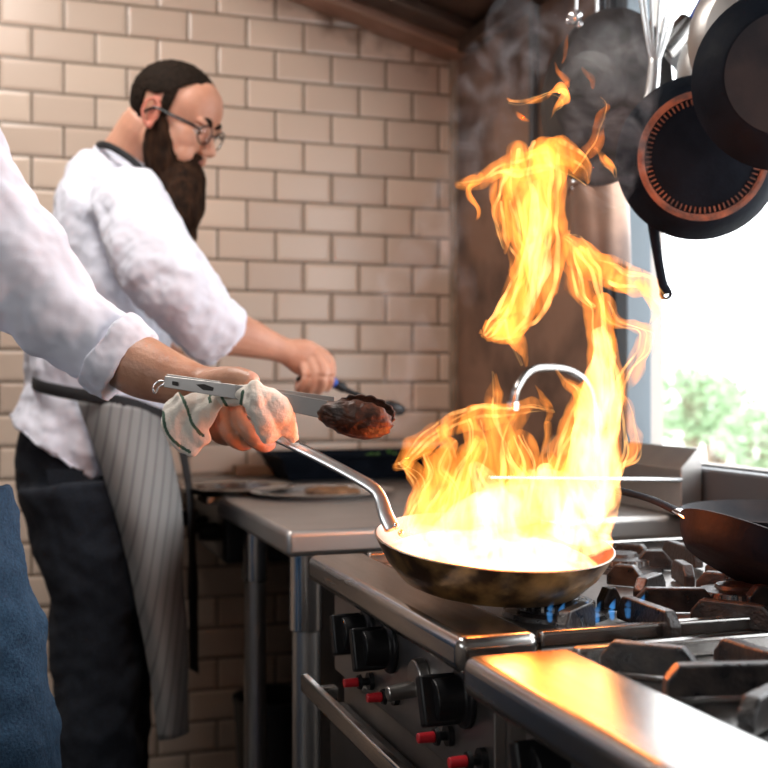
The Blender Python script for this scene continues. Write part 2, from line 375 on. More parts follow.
def knob(t, y, z, x0=.4398, r=.027, ln=.036, proto=None):
    bm = B(); mt = frame_from((-1,0,0), at=(x0,y,z))
    lathe(bm, [(0,0),(r*1.12,0),(r*1.12,.005),(r*.86,.008),(r*.84,ln*.55),(r*.8,ln),(0,ln)], mt, 28)
    k = obj('control_knob', bm, 'black', t, smooth='auto', bevel=.0015)
    bm = B(); box(bm, (x0-ln-.012,y-r*.92,z-r*.3),(x0-.010,y+r*.92,z+r*.3), rot=Matrix.Rotation(math.radians(70),3,'X')); obj('grip', bm, 'black', k, smooth='auto', bevel=.003)
    return k
for y in (1.375,1.29,1.06): knob(st1, y, .838)
for y in (.84,.7,.55): knob(st2, y, .838)
for (px,py,D) in ((348,683,1.42),(381,697,1.335),(422,738,1.17),(458,762,1.09)):
    q = P(px,py,D); y, z = q.y, q.z
    bm = B(); tube(bm, [(.44,y,z),(.434,y,z)], [.011,.011], seg=18, sub=1, cap='flat'); tube(bm, [(.434,y,z),(.424,y,z)], [.005,.005], seg=12, sub=1, cap='flat'); tube(bm, [(.425,y,z),(.421,y,z)], [.0095,.0085], seg=18, sub=1, cap='flat')
    c = obj('igniter_collar', bm, 'black', st1, smooth='auto')
    bm = B(); tube(bm, [(.421,y,z),(.403,y,z)], [.0058,.0052], seg=16, sub=1, cap='flat'); obj('red_button', bm, 'red', c, smooth='auto', bevel=.001, label='red igniter button')
q = P(402,690,1.25)
bm = B(); tube(bm, [(.44,q.y,q.z+.012),(.428,q.y,q.z+.012)], [.022,.020], seg=24, sub=1, cap='flat'); tube(bm, [(.43,q.y,q.z),(.398,q.y,q.z-.003)], [.009,.008], seg=14, sub=1, cap='flat'); obj('gas_valve', bm, 'steel_dull', st1, smooth='auto', bevel=.002)
# ---- burners
def burner(t, x, y, r=.045):
    bm = B(); lathe(bm, [(0,CT-.0158),(r*1.3,CT-.0158),(r*1.25,CT-.011),(r*.95,CT-.009),(r*.9,CT+.000),(r*.55,CT+.002),(r*.5,CT+.006),(0,CT+.007)], Matrix.Translation((x,y,0)), 36)
    o = obj('burner', bm, 'iron', t, smooth='auto')
    bm = B()
    for k in range(24):
        a = k*math.pi/12; d = Vector((math.cos(a),math.sin(a),0)); c = Vector((x,y,CT-.004))
        bar(bm, c+d*r*.80, c+d*r*.96, .003, .006)
    obj('burner_ports', bm, 'steel_dull', o, smooth=False)
BC = [(st1,.575,1.13),(st1,.80,1.12),(st1,.575,1.39),(st1,.80,1.38),(st1,1.02,1.25),(st2,.60,.72),(st2,.86,.72),(st2,.60,.48)]
for a in BC: burner(*a)
# ---- cast iron grates: chamfered upright fins
def fin(bm, a, b, zt, h=.026, w=.011, ch=.011):
    a = Vector((*a,0)); b = Vector((*b,0)); t = (b-a).normalized(); L = (b-a).length; ch = min(ch, L*.3)
    sd = Vector((-t.y,t.x,0))*w/2
    prof = [(0,0),(L,0),(L,h*.5),(L-ch,h),(ch,h),(0,h*.5)]
    prism(bm, prof, lambda s,z: a+t*s+sd*1.25+Vector((0,0,zt-h+z)), lambda s,z: a+t*s-sd*1.25+Vector((0,0,zt-h+z)))
def grate(fins, zt, label, parent=None):
    allp = [Vector(p) for f in fins for p in f]
    g = thing('burner_grate', (sum(p.x for p in allp)/len(allp), sum(p.y for p in allp)/len(allp), zt-.03), label, 'burner grate', 'cast iron grates on the stoves')
    for a, b in fins:
        bm = B(); fin(bm, a, b, zt); obj('fin', bm, 'iron', g, smooth=False, bevel=.002, seg=2)
    return g
def gp(l, zt): return [(tuple(pz(*a,zt).xy), tuple(pz(*b,zt).xy)) for a, b in l]
ZT = .927
grate(gp([((560,613),(590,600)),((622,594),(676,613)),((635,587),(714,588)),((638,579),(661,571)),((600,588),(618,586))],ZT), ZT, 'cast iron grate fins right beside and below the flaming pan')
grate(gp([((692,597),(775,606)),((746,585),(800,584)),((697,570),(766,576)),((690,566),(676,558))],ZT), ZT, 'cast iron grate fins at front under the tilted empty skillet')
grate(gp([((608,563),(643,566)),((636,550),(671,550)),((666,539),(699,549)),((612,542),(650,545)),((706,556),(766,561)),((720,546),(760,540))],ZT), ZT, 'cast iron grate fins at the far side of the flaming stove')
grate(gp([((601,639),(698,648)),((719,635),(800,660)),((664,664),(800,661)),((745,699),(800,672)),((640,760),(760,800))],ZT), ZT, 'cast iron grate on the closest stove')
# ============================================================ FLAMING PAN
def pan(name, c, axis, r, hgt, label, mats=('pan_steel','pan_inside'), rb=.76, th=.0025, group=None, cat='frying pan', handle=None, hw=.011, seg=64):
    """frying pan, open side along axis; c = rim centre"""
    axis = Vector(axis).normalized(); mt = frame_from(axis, at=c); base = Vector(c)-axis*hgt
    t = thing(name, base, label, cat, group)
    h = hgt
    prof = [(0,-h),(r*rb*.96,-h),(r*rb,-h+.002),(r*(rb+.55*(1-rb)),-h*.55),(r*.985,-h*.08),(r,0),(r-.002,.001),(r-.005,-h*.08),(r*(rb+.55*(1-rb))-.003,-h*.55),(r*rb-.003,-h+th+.002),(0,-h+th)]
    bm = B(); lathe(bm, prof, mt, seg); bm.normal_update()
    bmesh.ops.recalc_face_normals(bm, faces=bm.faces)
    paint(bm, 1, lambda p: False)
    for f in bm.faces:
        q = mt.inverted() @ f.calc_center_median(); rr = math.hypot(q.x,q.y)
        nn = (mt.to_3x3().inverted() @ f.normal)
        rad = Vector((q.x,q.y,0)); 
        if nn.z > .2 or (rr > .01 and nn.dot(rad.normalized()) < -.2): f.material_index = 1
    obj('pan_body', bm, mats, t, smooth='auto')
    return t, mt
pc = P(494,540,1.27)
pax = (UP*1 - FWD*.105 + RGT*.068).normalized()
fp, fmt = pan('frying_pan', pc, pax, .1325, .047, 'brown heat-stained steel frying pan full of flames, held over the burner')
# handle: flat strip, welded to the pan wall, kinked upward then running back to the hand
hp = [P(392,528,1.285),P(386,515,1.29),P(380,497,1.30),P(372,487,1.305),P(350,474,1.315),P(318,457,1.33),P(285,441,1.345),P(250,424,1.355),P(226,412,1.36)]
bm = B(); tube(bm, hp, [(.009,.003),(.0085,.003),(.0075,.003),(.0072,.003),(.0066,.003),(.0066,.003),(.0066,.003),(.0075,.003),(.0075,.003)], seg=16, hint=UP*.5-FWD*1-RGT*.1, sub=5, fn=None)
obj('handle', bm, 'silver', fp, smooth=True, label='bare steel strip handle')
bm = B()
for q in ((392,526),(397,533)): ell(bm, P(q[0]+4,q[1],1.279), .004, u=12, v=8)
obj('rivets', bm, 'chrome', fp)
# ============================================================ SKILLETS on the far stove
c2 = P(790,517,1.34)
t, mt = pan('skillet', P(791,560,1.25), (UP*.90 + FWD*.16 + RGT*.44), .127, .032, 'black steel skillet with long handle resting on the grates', mats=('pan_black','pan_in'), rb=.86)
bm = B(); tube(bm, [P(688,517,1.27),P(660,503,1.32),P(640,496,1.40),P(600,486,1.45)], [(.0085,.0035),(.007,.0035),(.007,.004),(.009,.005)], seg=14, hint=UP, sub=5)
h = obj('handle', bm, 'pan_black', t)
bm = B(); tube(bm, [P(693,518,1.262),P(678,511,1.285)], [(.012,.003),(.009,.003)], seg=12, hint=UP, sub=1); obj('handle_bracket', bm, 'chrome', t)
t, mt = pan('skillet', P(772,511,1.60), (UP-FWD*.02), .125, .035, 'shallow bright-rimmed skillet behind the black long-handled one', mats=('pan_black','pan_in'), rb=.8)
bm = B(); tube(bm, [P(850,508,1.56),P(930,495,1.5)], [(.01,.003),(.01,.003)], seg=12, hint=UP, sub=1); obj('handle', bm, 'pan_black', t)
# splash riser with the chamfered top behind the stove
yr0, yr1 = 1.76, 2.02
bm = B(); prof = [(1.142,.917),(1.185,.917),(1.185,1.036),(1.176,1.036),(1.142,1.0)]
prism(bm, prof, lambda x,z: Vector((x,yr0,z)), lambda x,z: Vector((x,yr1+.3,z)))
obj('splash_riser', bm, 'steel_dull', smooth=False, bevel=.002, label='boxy steel splash riser with sloped top under the window edge', cat='splash guard')
# steel rod
bm = B(); tube(bm, [pX(681,480,1.1425),P(490,478,1.80)], [.0032,.0032], seg=12, sub=1)
obj('steel_rod', bm, 'silver', label='slim straight steel rod running level behind the flames', cat='rod')
# gooseneck tap
bm = B(); tube(bm, [P(513,404,2.0),P(517,388,2.0),P(530,371,2.02),P(550,368,2.05),P(572,372,2.08),P(588,387,2.1),P(594,420,2.11),P(596,500,2.12)], [.0068]*8, seg=16, sub=8)
t = thing('gooseneck_tap', P(596,515,2.12), 'polished curved gooseneck tap arching behind the fire', 'tap')
obj('spout', bm, 'steel', t)
bm = B(); q = P(596,500,2.12); tube(bm, [(q.x,q.y,CT),(q.x,q.y,CT+.05)], [.022,.016], seg=20, sub=1, cap='flat'); obj('tap_base', bm, 'silver', t, smooth='auto')
bm = B(); tube(bm, [P(512.5,410,2.0),P(513,402,2.0)], [.0105,.0105], seg=16, sub=1, cap='flat'); obj('nozzle', bm, 'chrome', t, smooth='auto')
# ============================================================ things on the counters
def tray(name, c, rx, ry, label, cat, m='steel', hgt=.012):
    bm = B(); lathe(bm, [(0,.002),(.80,.002),(.86,hgt*.8),(.97,hgt),(1,hgt*.9),(.98,hgt*.7),(.88,hgt*.45),(.82,0),(0,0)], Matrix.Translation(c) @ Matrix.Diagonal((rx,ry,1,1)), 56)
    return obj(name, bm, m, smooth='auto', label=label, cat=cat)
q = pz(240,489,CT+.008); tray('round_tray', Vector((q.x,q.y+.02,CT-.001)), .125, .12, 'round shiny steel tray on the rear counter', 'tray', 'steel', .016)
q = pz(322,492,CT+.01); tray('serving_dish', Vector((q.x+.01,q.y+.03,CT-.001)), .155, .13, 'wide shallow steel dish with scorched middle in front of black roasting pan', 'dish', 'silver', .014)
bm = B(); ell(bm, (q.x+.03,q.y+.03,CT+.008), (.06,.05,.010)); bm = fuse(bm,.003,1); ruffle(bm,.004,60); obj('seared_food', bm, 'meat', label='dark seared scraps lying on the shallow steel dish', cat='food')
# black roasting pan with herbs
a, b2 = pY(272,480,2.80), pY(415,480,2.80)
t = thing('roasting_pan', ((a.x+b2.x)/2,2.83,CT), 'long black roasting pan against the tiled wall, holding green herbs', 'roasting pan')
x0, x1, y0, y1 = a.x, b2.x+.12, 2.70, 2.945
bm = B()
rad = lambda x, y, z: Vector((x,y,z))
def ringr(bm, i, z): return [bm.verts.new((x,y,z)) for x,y in ((x0+i,y0+i),(x1-i,y0+i),(x1-i,y1-i),(x0+i,y1-i))]
rs = [ringr(bm,.03,CT-.001), ringr(bm,.0,CT+.055), ringr(bm,-.008,CT+.057), ringr(bm,-.008,CT+.061), ringr(bm,.004,CT+.060), ringr(bm,.034,CT+.004)]
for A,Bq in zip(rs, rs[1:]):
    for j in range(4): bm.faces.new((A[j],A[(j+1)%4],Bq[(j+1)%4],Bq[j]))
bm.faces.new(rs[0][::-1]); bm.faces.new(rs[-1]); obj('pan_body', bm, 'pan_black', t, smooth=False, bevel=.004)
for k,(px,py,label) in enumerate(((372,466,'small bunch of green herbs toward the middle of the black roasting pan'),(390,464,'small bunch of green herbs nearest the flames in the black roasting pan'))):
    c = pY(px,py-5,2.80); bm = B(); rr = random.Random(k)
    for i in range(60):
        d = Vector((rr.gauss(0,.011),rr.gauss(0,.012),abs(rr.gauss(0,.012)))); rt = Matrix.Rotation(rr.uniform(0,6),3,'Z') @ Matrix.Rotation(rr.uniform(-1,1),3,'X')
        ell(bm, c+d-Vector((0,0,.01)), (.009,.006,.0022), rot=rt, u=8, v=5)
    tube(bm, [c+Vector((0,0,-.035)), c], [.004,.003], seg=8, sub=1)
    obj('green_herbs', bm, 'herb', label=label, cat='herbs')
a = pY(234,470,2.93); b2 = pY(276,470,2.93)
bm = B(); box(bm, (a.x,2.90,CT-.001),(b2.x-.012,2.953,CT+.026)); obj('wooden_board', bm, 'wood', smooth=False, bevel=.003, label='small brown wooden board at left end of the roasting pan', cat='board')
# bin and blue bottle under the table
c = P(284,740,2.15); bx, by = c.x, c.y
bm = B(); lathe(bm, [(0,0),(.075,0),(.095,.40),(.098,.402),(.098,.41),(.088,.41),(.07,.01),(0,.01)], Matrix.Translation((.62,2.68,0)), 32)
obj('waste_bin', bm, 'black_dull', smooth='auto', label='dark round bin on the floor under the rear counter', cat='bin')
bm = B(); c = pY(293,740,1.88); lathe(bm, [(0,0),(.032,0),(.034,.01),(.034,.20),(.03,.225),(.014,.245),(.014,.27),(.018,.272),(.018,.30),(0,.30)], Matrix.Translation((c.x+.02,1.9,.151)), 28)
obj('spray_bottle', bm, 'blue', smooth='auto', label='blue plastic bottle on shelf under the prep table', cat='bottle')
# ============================================================ HANGING PANS AND UTENSILS
ry = 1.42
t = thing('pot_rail', P(700,-60,1.55), 'steel hanging rail above the window carrying pans', 'rail')
bm = B(); A_, B_ = P(560,-40,1.95), P(900,-75,1.30)
tube(bm, [A_,B_], [.008,.008], seg=14, sub=1, cap='flat'); obj('rail', bm, 'silver', t, smooth='auto')
bm = B()
for k in (.1,.9):
    q = A_.lerp(B_,k); tube(bm, [q, (q.x,q.y,hz(q.x)+.06)], [.005,.005], seg=10, sub=1, cap='flat')
obj('hanger', bm, 'silver', t, smooth='auto')
def hung(name, px, py, D, r, hgt, ax, label, mats, ring=None, rb=.72, cat='frying pan', group='pans hanging at the window'):
    c = P(px,py,D); axis = (RGT*ax[0]+UP*ax[1]-FWD*ax[2]).normalized()     # axis = direction the BOTTOM faces
    t, mt = pan(name, c-axis*hgt*0, -axis, r, hgt, label, mats=mats, rb=rb, cat=cat, group=group)
    if ring:
        m2 = frame_from(axis, at=c+axis*(hgt)); bm = B()
        R1 = r*rb; prof = [(R1*.885,.0005),(R1*.89,.003),(R1*.93,.004),(R1*.985,.003),(R1*.99,.0005)]
        lathe(bm, prof, m2, 96); 
        for k in range(70):
            a = 2*math.pi*k/70; d = Vector((math.cos(a),math.sin(a),0))
            bar(bm, m2 @ (d*R1*.78+Vector((0,0,.001))), m2 @ (d*R1*.87+Vector((0,0,.001))), .0018, .002, hint=axis)
        obj('burnt_ring', bm, ring, t, smooth=False, label='rust-orange burnt ring')
    return t, c, axis
# big pan at the right edge, bottom towards us
t1, c, ax = hung('hanging_pan', 787, 78, 1.50, .121, .035, (-.25,-.05,1), 'large blue-black pan hanging at right, flat base facing out', ('pan_black','pan_in'), rb=.70)
bm = B(); m2 = frame_from(ax, at=c+ax*.0352); lathe(bm, [(0,0),(.121*.66,0),(.121*.66,.0012),(0,.0012)], m2, 64); obj('base_plate', bm, 'pan_in', t1, smooth='auto')
bm = B(); tube(bm, [c+UP*.11+ax*.01, c+UP*.17+ax*.02, P(790,-60,1.50)], [(.009,.003)]*3, seg=10, hint=RGT, sub=3); obj('handle', bm, 'pan_black', t1)
# crusted pan below it
t2, c, ax = hung('hanging_pan', 699, 158, 1.66, .118, .04, (-.12,-.12,1), 'hanging black pan with a rust-orange burnt ring on its base', ('pan_black','pan_in'), ring='rust', rb=.78)
bm = B(); hb = [P(652,215,1.685),P(656,245,1.69),P(662,280,1.70),P(666,292,1.70)]
tube(bm, hb, [(.009,.004),(.0075,.004),(.007,.004),(.009,.004)], seg=12, hint=FWD, sub=4); obj('handle', bm, 'pan_black', t2)
bm = B(); lathe(bm, [(.0045,-.003),(.009,-.003),(.009,.003),(.0045,.003)], frame_from(FWD, at=P(666,294,1.70)), 20, close=True); obj('hanging_eye', bm, 'pan_black', t2)
# two pale-rimmed pans behind
for px, py, D, r, lb in ((748,72,1.72,.105,'thin-rimmed steel pan hanging behind the large pan, its left rim showing'),(775,36,1.60,.118,'steel pan tucked directly behind the large hanging pan')):
    t3, c, ax = hung('hanging_pan', px, py, D, r, .03, (-.35,0,1), lb, ('steel_dull','pan_in'), rb=.8)
    bm = B(); tube(bm, [c+UP*r*.95, c+UP*(r+.09)], [(.008,.003)]*2, seg=10, hint=RGT, sub=1); obj('handle', bm, 'silver', t3)
# dark wok-like pan further back
t4, c, ax = hung('hanging_pan', 603, 98, 1.98, .150, .045, (-1.0,-.05,.75), 'sooty round pan hanging behind the flame tips', ('black_dull','black_dull'), rb=.5)
bm = B(); tube(bm, [c+UP*.14, c+UP*.25], [(.010,.004)]*2, seg=10, hint=RGT, sub=1); obj('handle', bm, 'pan_black', t4)
# round steel pot hung at the wall
q = P(599,192,2.06)
t5 = thing('steel_pot', q-UP*.14, 'grey steel pot with rolled rim hanging behind the fire', 'pot')
bm = B(); mt = Matrix.Translation(q) @ Matrix.Rotation(math.radians(-14),4,RGT)
lathe(bm, [(0,-.15),(.045,-.15),(.05,-.14),(.052,0),(.056,.003),(.056,.008),(.051,.008),(.048,-.135),(0,-.14)], mt, 48); obj('pot_body', bm, 'steel_wall', t5, smooth='auto')
bm = B(); tube(bm, [mt@Vector((-.052,0,.0)), mt@Vector((-.04,0,.06)), mt@Vector((0,0,.09)), mt@Vector((.04,0,.06)), mt@Vector((.052,0,0))], [.003]*5, seg=8, sub=6); obj('bail_handle', bm, 'silver', t5)
bm = B(); hp_ = mt@Vector((0,0,.092)); tube(bm, [hp_, Vector((hp_.x,hp_.y,hz(hp_.x)+.052))], [.003,.003], seg=8, sub=1); obj('hanging_hook', bm, 'silver', t5)
# whisk
t6 = thing('whisk', P(656,95,1.78), 'pale steel whisk hanging between the pans', 'whisk')
bm = B(); tube(bm, [P(655,60,1.78),P(652,90,1.78),P(647,104,1.78)], [.009,.010,.008], seg=14, sub=4); obj('handle', bm, 'silver', t6)
bm = B()
for k in range(7):
    a = k*math.pi/7; d = RGT*math.cos(a)+FWD*math.sin(a)
    b0 = P(655,62,1.78); tp = P(664,-50,1.78)
    tube(bm, [b0+d*.006, b0.lerp(tp,.45)+d*.026, b0.lerp(tp,.8)+d*.034, tp, b0.lerp(tp,.8)-d*.034, b0.lerp(tp,.45)-d*.026, b0-d*.006], [.0022]*7, seg=7, sub=6)
obj('wires', bm, 'silver', t6)
# ladle/turner with the fire reflection
t7 = thing('flat_ladle', P(676,70,1.85), 'steel scoop with ribbed cuff hanging beside the whisk', 'scoop')
bm = B(); tube(bm, [P(690,22,1.85),P(663,52,1.85)], [(.018,.02),(.018,.02)], seg=20, hint=UP, sub=1, cap='flat'); obj('cuff', bm, 'steel', t7, smooth='auto', bevel=.002)
bm = B(); prism(bm, [(668,48),(692,36),(694,62),(688,74),(680,76),(664,56)], lambda x,y: P(x,y,1.845), lambda x,y: P(x,y,1.853)); obj('blade', bm, 'silver', t7, smooth=False, bevel=.001)
bm = B(); tube(bm, [P(690,22,1.85),P(706,-10,1.85),P(712,-50,1.85)], [.006]*3, seg=10, sub=3); obj('handle', bm, 'blue', t7, label='blue handle')
# steel ball tea-strainer like hanger
t8 = thing('hanging_ladle', P(575,30,1.95), 'small shiny steel ball-ended utensil hanging from a thin rod', 'utensil')
bm = B(); tube(bm, [P(577,-50,1.95),P(576,12,1.95)], [.003,.003], seg=8, sub=1); obj('rod', bm, 'silver', t8)
bm = B(); ell(bm, P(575,17,1.95), .013); ell(bm, P(580,25,1.95), .006); ell(bm, P(569,21,1.95), .006); obj('ball', bm, 'chrome', t8)
# ============================================================ OUTSIDE
bm = B(); box(bm, (WX+.1,-6,-.7),(60,70,-.6)); obj('ground', bm, 'ground', kind='structure', smooth=False)
def bush(c, r, label, seed):
    t = thing('shrub', (c[0],c[1],-.6), label, 'shrub', 'shrubs outside the window'); rr = random.Random(seed)
    bm = B()
    for i in range(1700):
        d = Vector((rr.gauss(0,1),rr.gauss(0,1),rr.gauss(0,1))).normalized()*r*rr.uniform(.6,1); d.z *= .8
        rt = Matrix.Rotation(rr.uniform(0,6),3,'Z') @ Matrix.Rotation(rr.uniform(-1.4,1.4),3,'X'); s = r*.09
        v = [bm.verts.new(Vector(c)+d+rt@Vector(p)) for p in ((-s,0,0),(0,-s*.5,.1*s),(s,0,0),(0,s*.5,.1*s))]; bm.faces.new(v)
    obj('foliage', bm, 'leaf', t, smooth=False); bm = B()
    for k in range(5):
        tube(bm, [(c[0],c[1],-.6),(c[0]+rr.uniform(-.3,.3)*r,c[1]+rr.uniform(-.3,.3)*r,c[2]+r*.4)], [.05,.02], seg=7, sub=1)
    obj('stem', bm, 'bark', t)
for k,(px,py,D,r) in enumerate(((690,405,12,.55),(716,408,13,.5),(760,440,9,.35))):
    q = P(px,py,D); bush(tuple(q), r, ['green shrub outside, beside the window post','green shrub outside, in the middle of the view','low green shrub outside near the right edge of the window'][k], k)
# ============================================================ PEOPLE
def hair_test(q): return False
def head_matrix(pos, yaw_toward, pitch, s=1.0, roll=0):
    """local x = face direction, y = left, z = up ; yaw_toward: radians turned from image-right towards the camera"""
    f = (RGT*math.cos(yaw_toward) - FWD*math.sin(yaw_toward)).normalized()
    l = UP.cross(f).normalized()
    m = Matrix((f, l, UP)).transposed().to_4x4()
    m = Matrix.Translation(pos) @ m @ Matrix.Rotation(pitch,4,'Y') @ Matrix.Rotation(roll,4,'X') @ Matrix.Scale(s,4)
    return m
def add_head(bm, hm):
    t = B()
    E = lambda c, r, rot=None: ell(t, c, r, rot, 28, 18)
    RY = lambda d: Matrix.Rotation(math.radians(d),3,'Y'); RZ = lambda d: Matrix.Rotation(math.radians(d),3,'Z'); RX = lambda d: Matrix.Rotation(math.radians(d),3,'X')
    E((-.015,0,.040), (.098,.076,.086)); E((.030,0,.045), (.064,.066,.068))          # cranium, forehead
    E((.038,0,-.025), (.052,.062,.070)); E((.040,0,-.070), (.046,.050,.042)); E((.068,0,-.088), (.022,.026,.020))   # face, jaw, chin
    E((-.005,0,-.045), (.055,.060,.055))
    for s in (1,-1):
        E((.078,.026*s,.030), (.014,.026,.010), RZ(-14*s)); E((.056,.038*s,-.014), (.030,.022,.026))                 # brow, cheekbone
        E((.066,.030*s,-.045), (.026,.022,.030))
        E((.1035,.010*s,-.026), (.010,.007,.007))                                                                     # nostril wing
        # ear : helix, lobe and tragus around a hollow
        pts = []
        for k in range(13):
            a = math.radians(k*30); w_ = .0165 if math.sin(a) > 0 else .0115
            x_, z_ = w_*math.cos(a), .030*math.sin(a)
            pts.append((-.010+x_*.97-z_*.22, (.081+.008*max(0,-math.cos(a)))*s, .002+z_*.97+x_*.22))
        tube(t, pts, [.0040]*13, seg=10, sub=4)
        E((-.004,.078*s,-.024), (.008,.006,.008)); E((-.009,.0730*s,.002), (.014,.005,.026)); E((.004,.078*s,-.002), (.004,.006,.007))
    tube(t, [(.082,0,.022),(.094,0,.006),(.108,0,-.012),(.113,0,-.020)], [(.008,.008),(.0085,.008),(.010,.009),(.0115,.010)], seg=14, sub=4)   # nose
    tube(t, [(.078,-.022,-.0515),(.0905,-.008,-.0475),(.0925,0,-.0485),(.0905,.008,-.0475),(.078,.022,-.0515)], [(.004,.004),(.006,.0048),(.006,.0045),(.006,.0048),(.004,.004)], seg=10, sub=4)
    tube(t, [(.078,-.020,-.0555),(.088,-.006,-.059),(.088,.006,-.059),(.078,.020,-.0555)], [(.004,.004),(.0062,.0055),(.0062,.0055),(.004,.004)], seg=10, sub=4)
    for v in t.verts: v.co = hm @ v.co
    me = bpy.data.meshes.new('x'); t.to_mesh(me); t.free(); bm.from_mesh(me); bpy.data.meshes.remove(me)
def eyes(parent, hm):
    for s in (1,-1):
        bm = B(); ell(bm, hm @ Vector((.0735,.029*s,.012)), .0118, u=18, v=12); e = obj('eye', bm, 'eye', parent)
        bm = B(); ell(bm, hm @ Vector((.0815,.029*s,.0095)), .0058, u=14, v=8); obj('iris', bm, 'iris', e)
        bm = B(); ell(bm, hm @ Vector((.0745,.029*s,.0165)), (.0134,.0140,.0118), rot=hm.to_3x3().normalized()); obj('eyelid', bm, 'skin', e)
def inv_local(hm):
    i = hm.inverted(); return lambda p: i @ p
def shell(hm, cen, rad, keep, th, name, m, parent, seed=0, amp=.0015, sc=120):
    """hair-like closed shell hugging an ellipsoid, kept where keep(local) is true"""
    bm = B(); ell(bm, cen, rad, u=160, v=110)
    bmesh.ops.delete(bm, geom=[f for f in bm.faces if not keep(f.calc_center_median())], context='FACES')
    for v in bm.verts: v.co = hm @ v.co
    bmesh.ops.recalc_face_normals(bm, faces=bm.faces); bm.normal_update()
    ct = hm @ Vector(cen)
    for f in bm.faces:
        if f.normal.dot(f.calc_center_median()-ct) < 0: f.normal_flip()
    ruffle(bm, amp, sc, seed)
    bmesh.ops.solidify(bm, geom=bm.faces[:], thickness=th)
    return obj(name, bm, m, parent)
# ---------------------------------------------------------------- bearded cook at the rear counter
man = thing('person', tuple(P(95,900,2.36).xy)+(0,), 'bearded person in glasses, white shirt, dark jeans and striped apron, bending over the rear counter', 'person')
HM = head_matrix(Vector(), math.radians(17), math.radians(27), .94)
HM = Matrix.Translation(P(153,112,2.25)-HM @ Vector((-.008,-.078,.004))) @ HM
bm = B(); add_head(bm, HM)
nk = HM @ Vector((-.048,0,-.040))
tube(bm, [nk, P(138,148,2.35), P(122,180,2.38)], [(.056,.060),(.060,.062),(.085,.075)], seg=22, hint=RGT, sub=5)
tube(bm, [P(120,185,2.38),P(118,220,2.40),P(108,300,2.40),P(98,370,2.40),P(92,440,2.40)], [(.10,.06),(.12,.075),(.11,.085),(.10,.085),(.10,.075)], seg=24, hint=RGT, sub=5)
# legs
for D, dx in ((2.30,0),(2.52,14)):
    tube(bm, [P(88+dx,505,D+.03),P(95+dx,560,D+.01),P(92+dx,650,D),P(98+dx,768,D),P(100+dx,905,D)], [.060,.055,.05,.045,.035], seg=16, hint=RGT, sub=4)
# near arm: shoulder, elbow, wrist
tube(bm, [P(140,205,2.24),P(163,250,2.18),P(190,300,2.14),P(212,328,2.15),P(245,337,2.18),P(274,347,2.21),P(290,353,2.22)], [.045,.042,.040,.044,.039,.0275,.025], seg=18, sub=5)
# far arm, steadying on the counter
tube(bm, [P(130,205,2.56),P(140,290,2.62),P(150,340,2.60),P(185,372,2.56),P(203,381,2.54)], [.05,.045,.04,.03,.024], seg=16, sub=5)
def fist(bm, chains, r):
    for ch in chains:
        tube(bm, [P(*p) for p in ch], [r*1.05]+[r]*(len(ch)-2)+[r*.88], seg=12, sub=4)
# near hand: palm and five fingers around the black handle
tube(bm, [P(288,352,2.22),P(302,357,2.225),P(318,364,2.235)], [(.024,.027),(.022,.036),(.018,.034)], seg=18, hint=UP, sub=5)
HAND = [
 [(322,352,2.225),(331,362,2.20),(331,378,2.19),(326,388,2.22),(322,382,2.25)],
 [(318,356,2.215),(324,368,2.185),(323,382,2.18),(318,391,2.21),(315,384,2.24)],
 [(312,362,2.21),(316,373,2.185),(313,385,2.185),(308,391,2.21),(306,384,2.24)],
 [(304,366,2.21),(306,376,2.19),(303,385,2.195),(299,389,2.215),(298,382,2.24)]]
fist(bm, HAND, .0088)
fist(bm, [[(300,350,2.24),(312,352,2.265),(324,362,2.275),(332,374,2.27)]], .0098)
fist(bm, [[(207,383,2.50),(214,388,2.49),(217,396,2.50)],[(204,386,2.53),(212,393,2.52),(214,401,2.53)],[(202,387,2.56),(210,395,2.56),(212,403,2.57)],[(199,387,2.58),(206,395,2.59),(208,402,2.60)],[(198,380,2.52),(205,376,2.48),(212,378,2.46)]], .0085)
bm = fuse(bm, .0028, 5, .5)
ih = HM.inverted()
def bt(p):
    q = ih @ p
    if abs(q.y) < .024 and .074 < q.x < .11 and -.064 < q.z < -.044: return 1
    return 0
for f in bm.faces: f.material_index = bt(f.calc_center_median())
for f in bm.faces:
    q = ih @ f.calc_center_median()
    if abs(q.y) > .0755 and -.04 < q.x < .012 and -.035 < q.z < .04: f.material_index = 2
obj('body', bm, ['skin','lip','ear'], man); eyes(man, HM)
# hair: short, receding, faded towards nape
def khair(q):
    x, y, z = q.x, abs(q.y), q.z
    if z < -.030: return False
    if x > .060: return False
    if x > -.045:
        line = .041 + max(0,x+.02)*.55 + max(0,x-.01)*.9
        if x > .0 and y < .058: return z > min(line, .092 + (x-.0)*.16) or z > .108
        return z > line
    return z > -.03
shell(HM, (-.015,0,.040), (.1015,.0795,.0895), khair, .004, 'hair', 'hair', man, 3)
def kside(q): return q.z > -.020 and q.z < .07 and .0 < q.x < .020-.12*max(0,-q.z) and abs(q.y) > .05
for sg in (1,-1): shell(HM, (-.010,0,.040), (.103,.0785,.0895), lambda q: kside(q) and q.y*sg > 0, .002, 'sideburn', 'hair', man, 4)
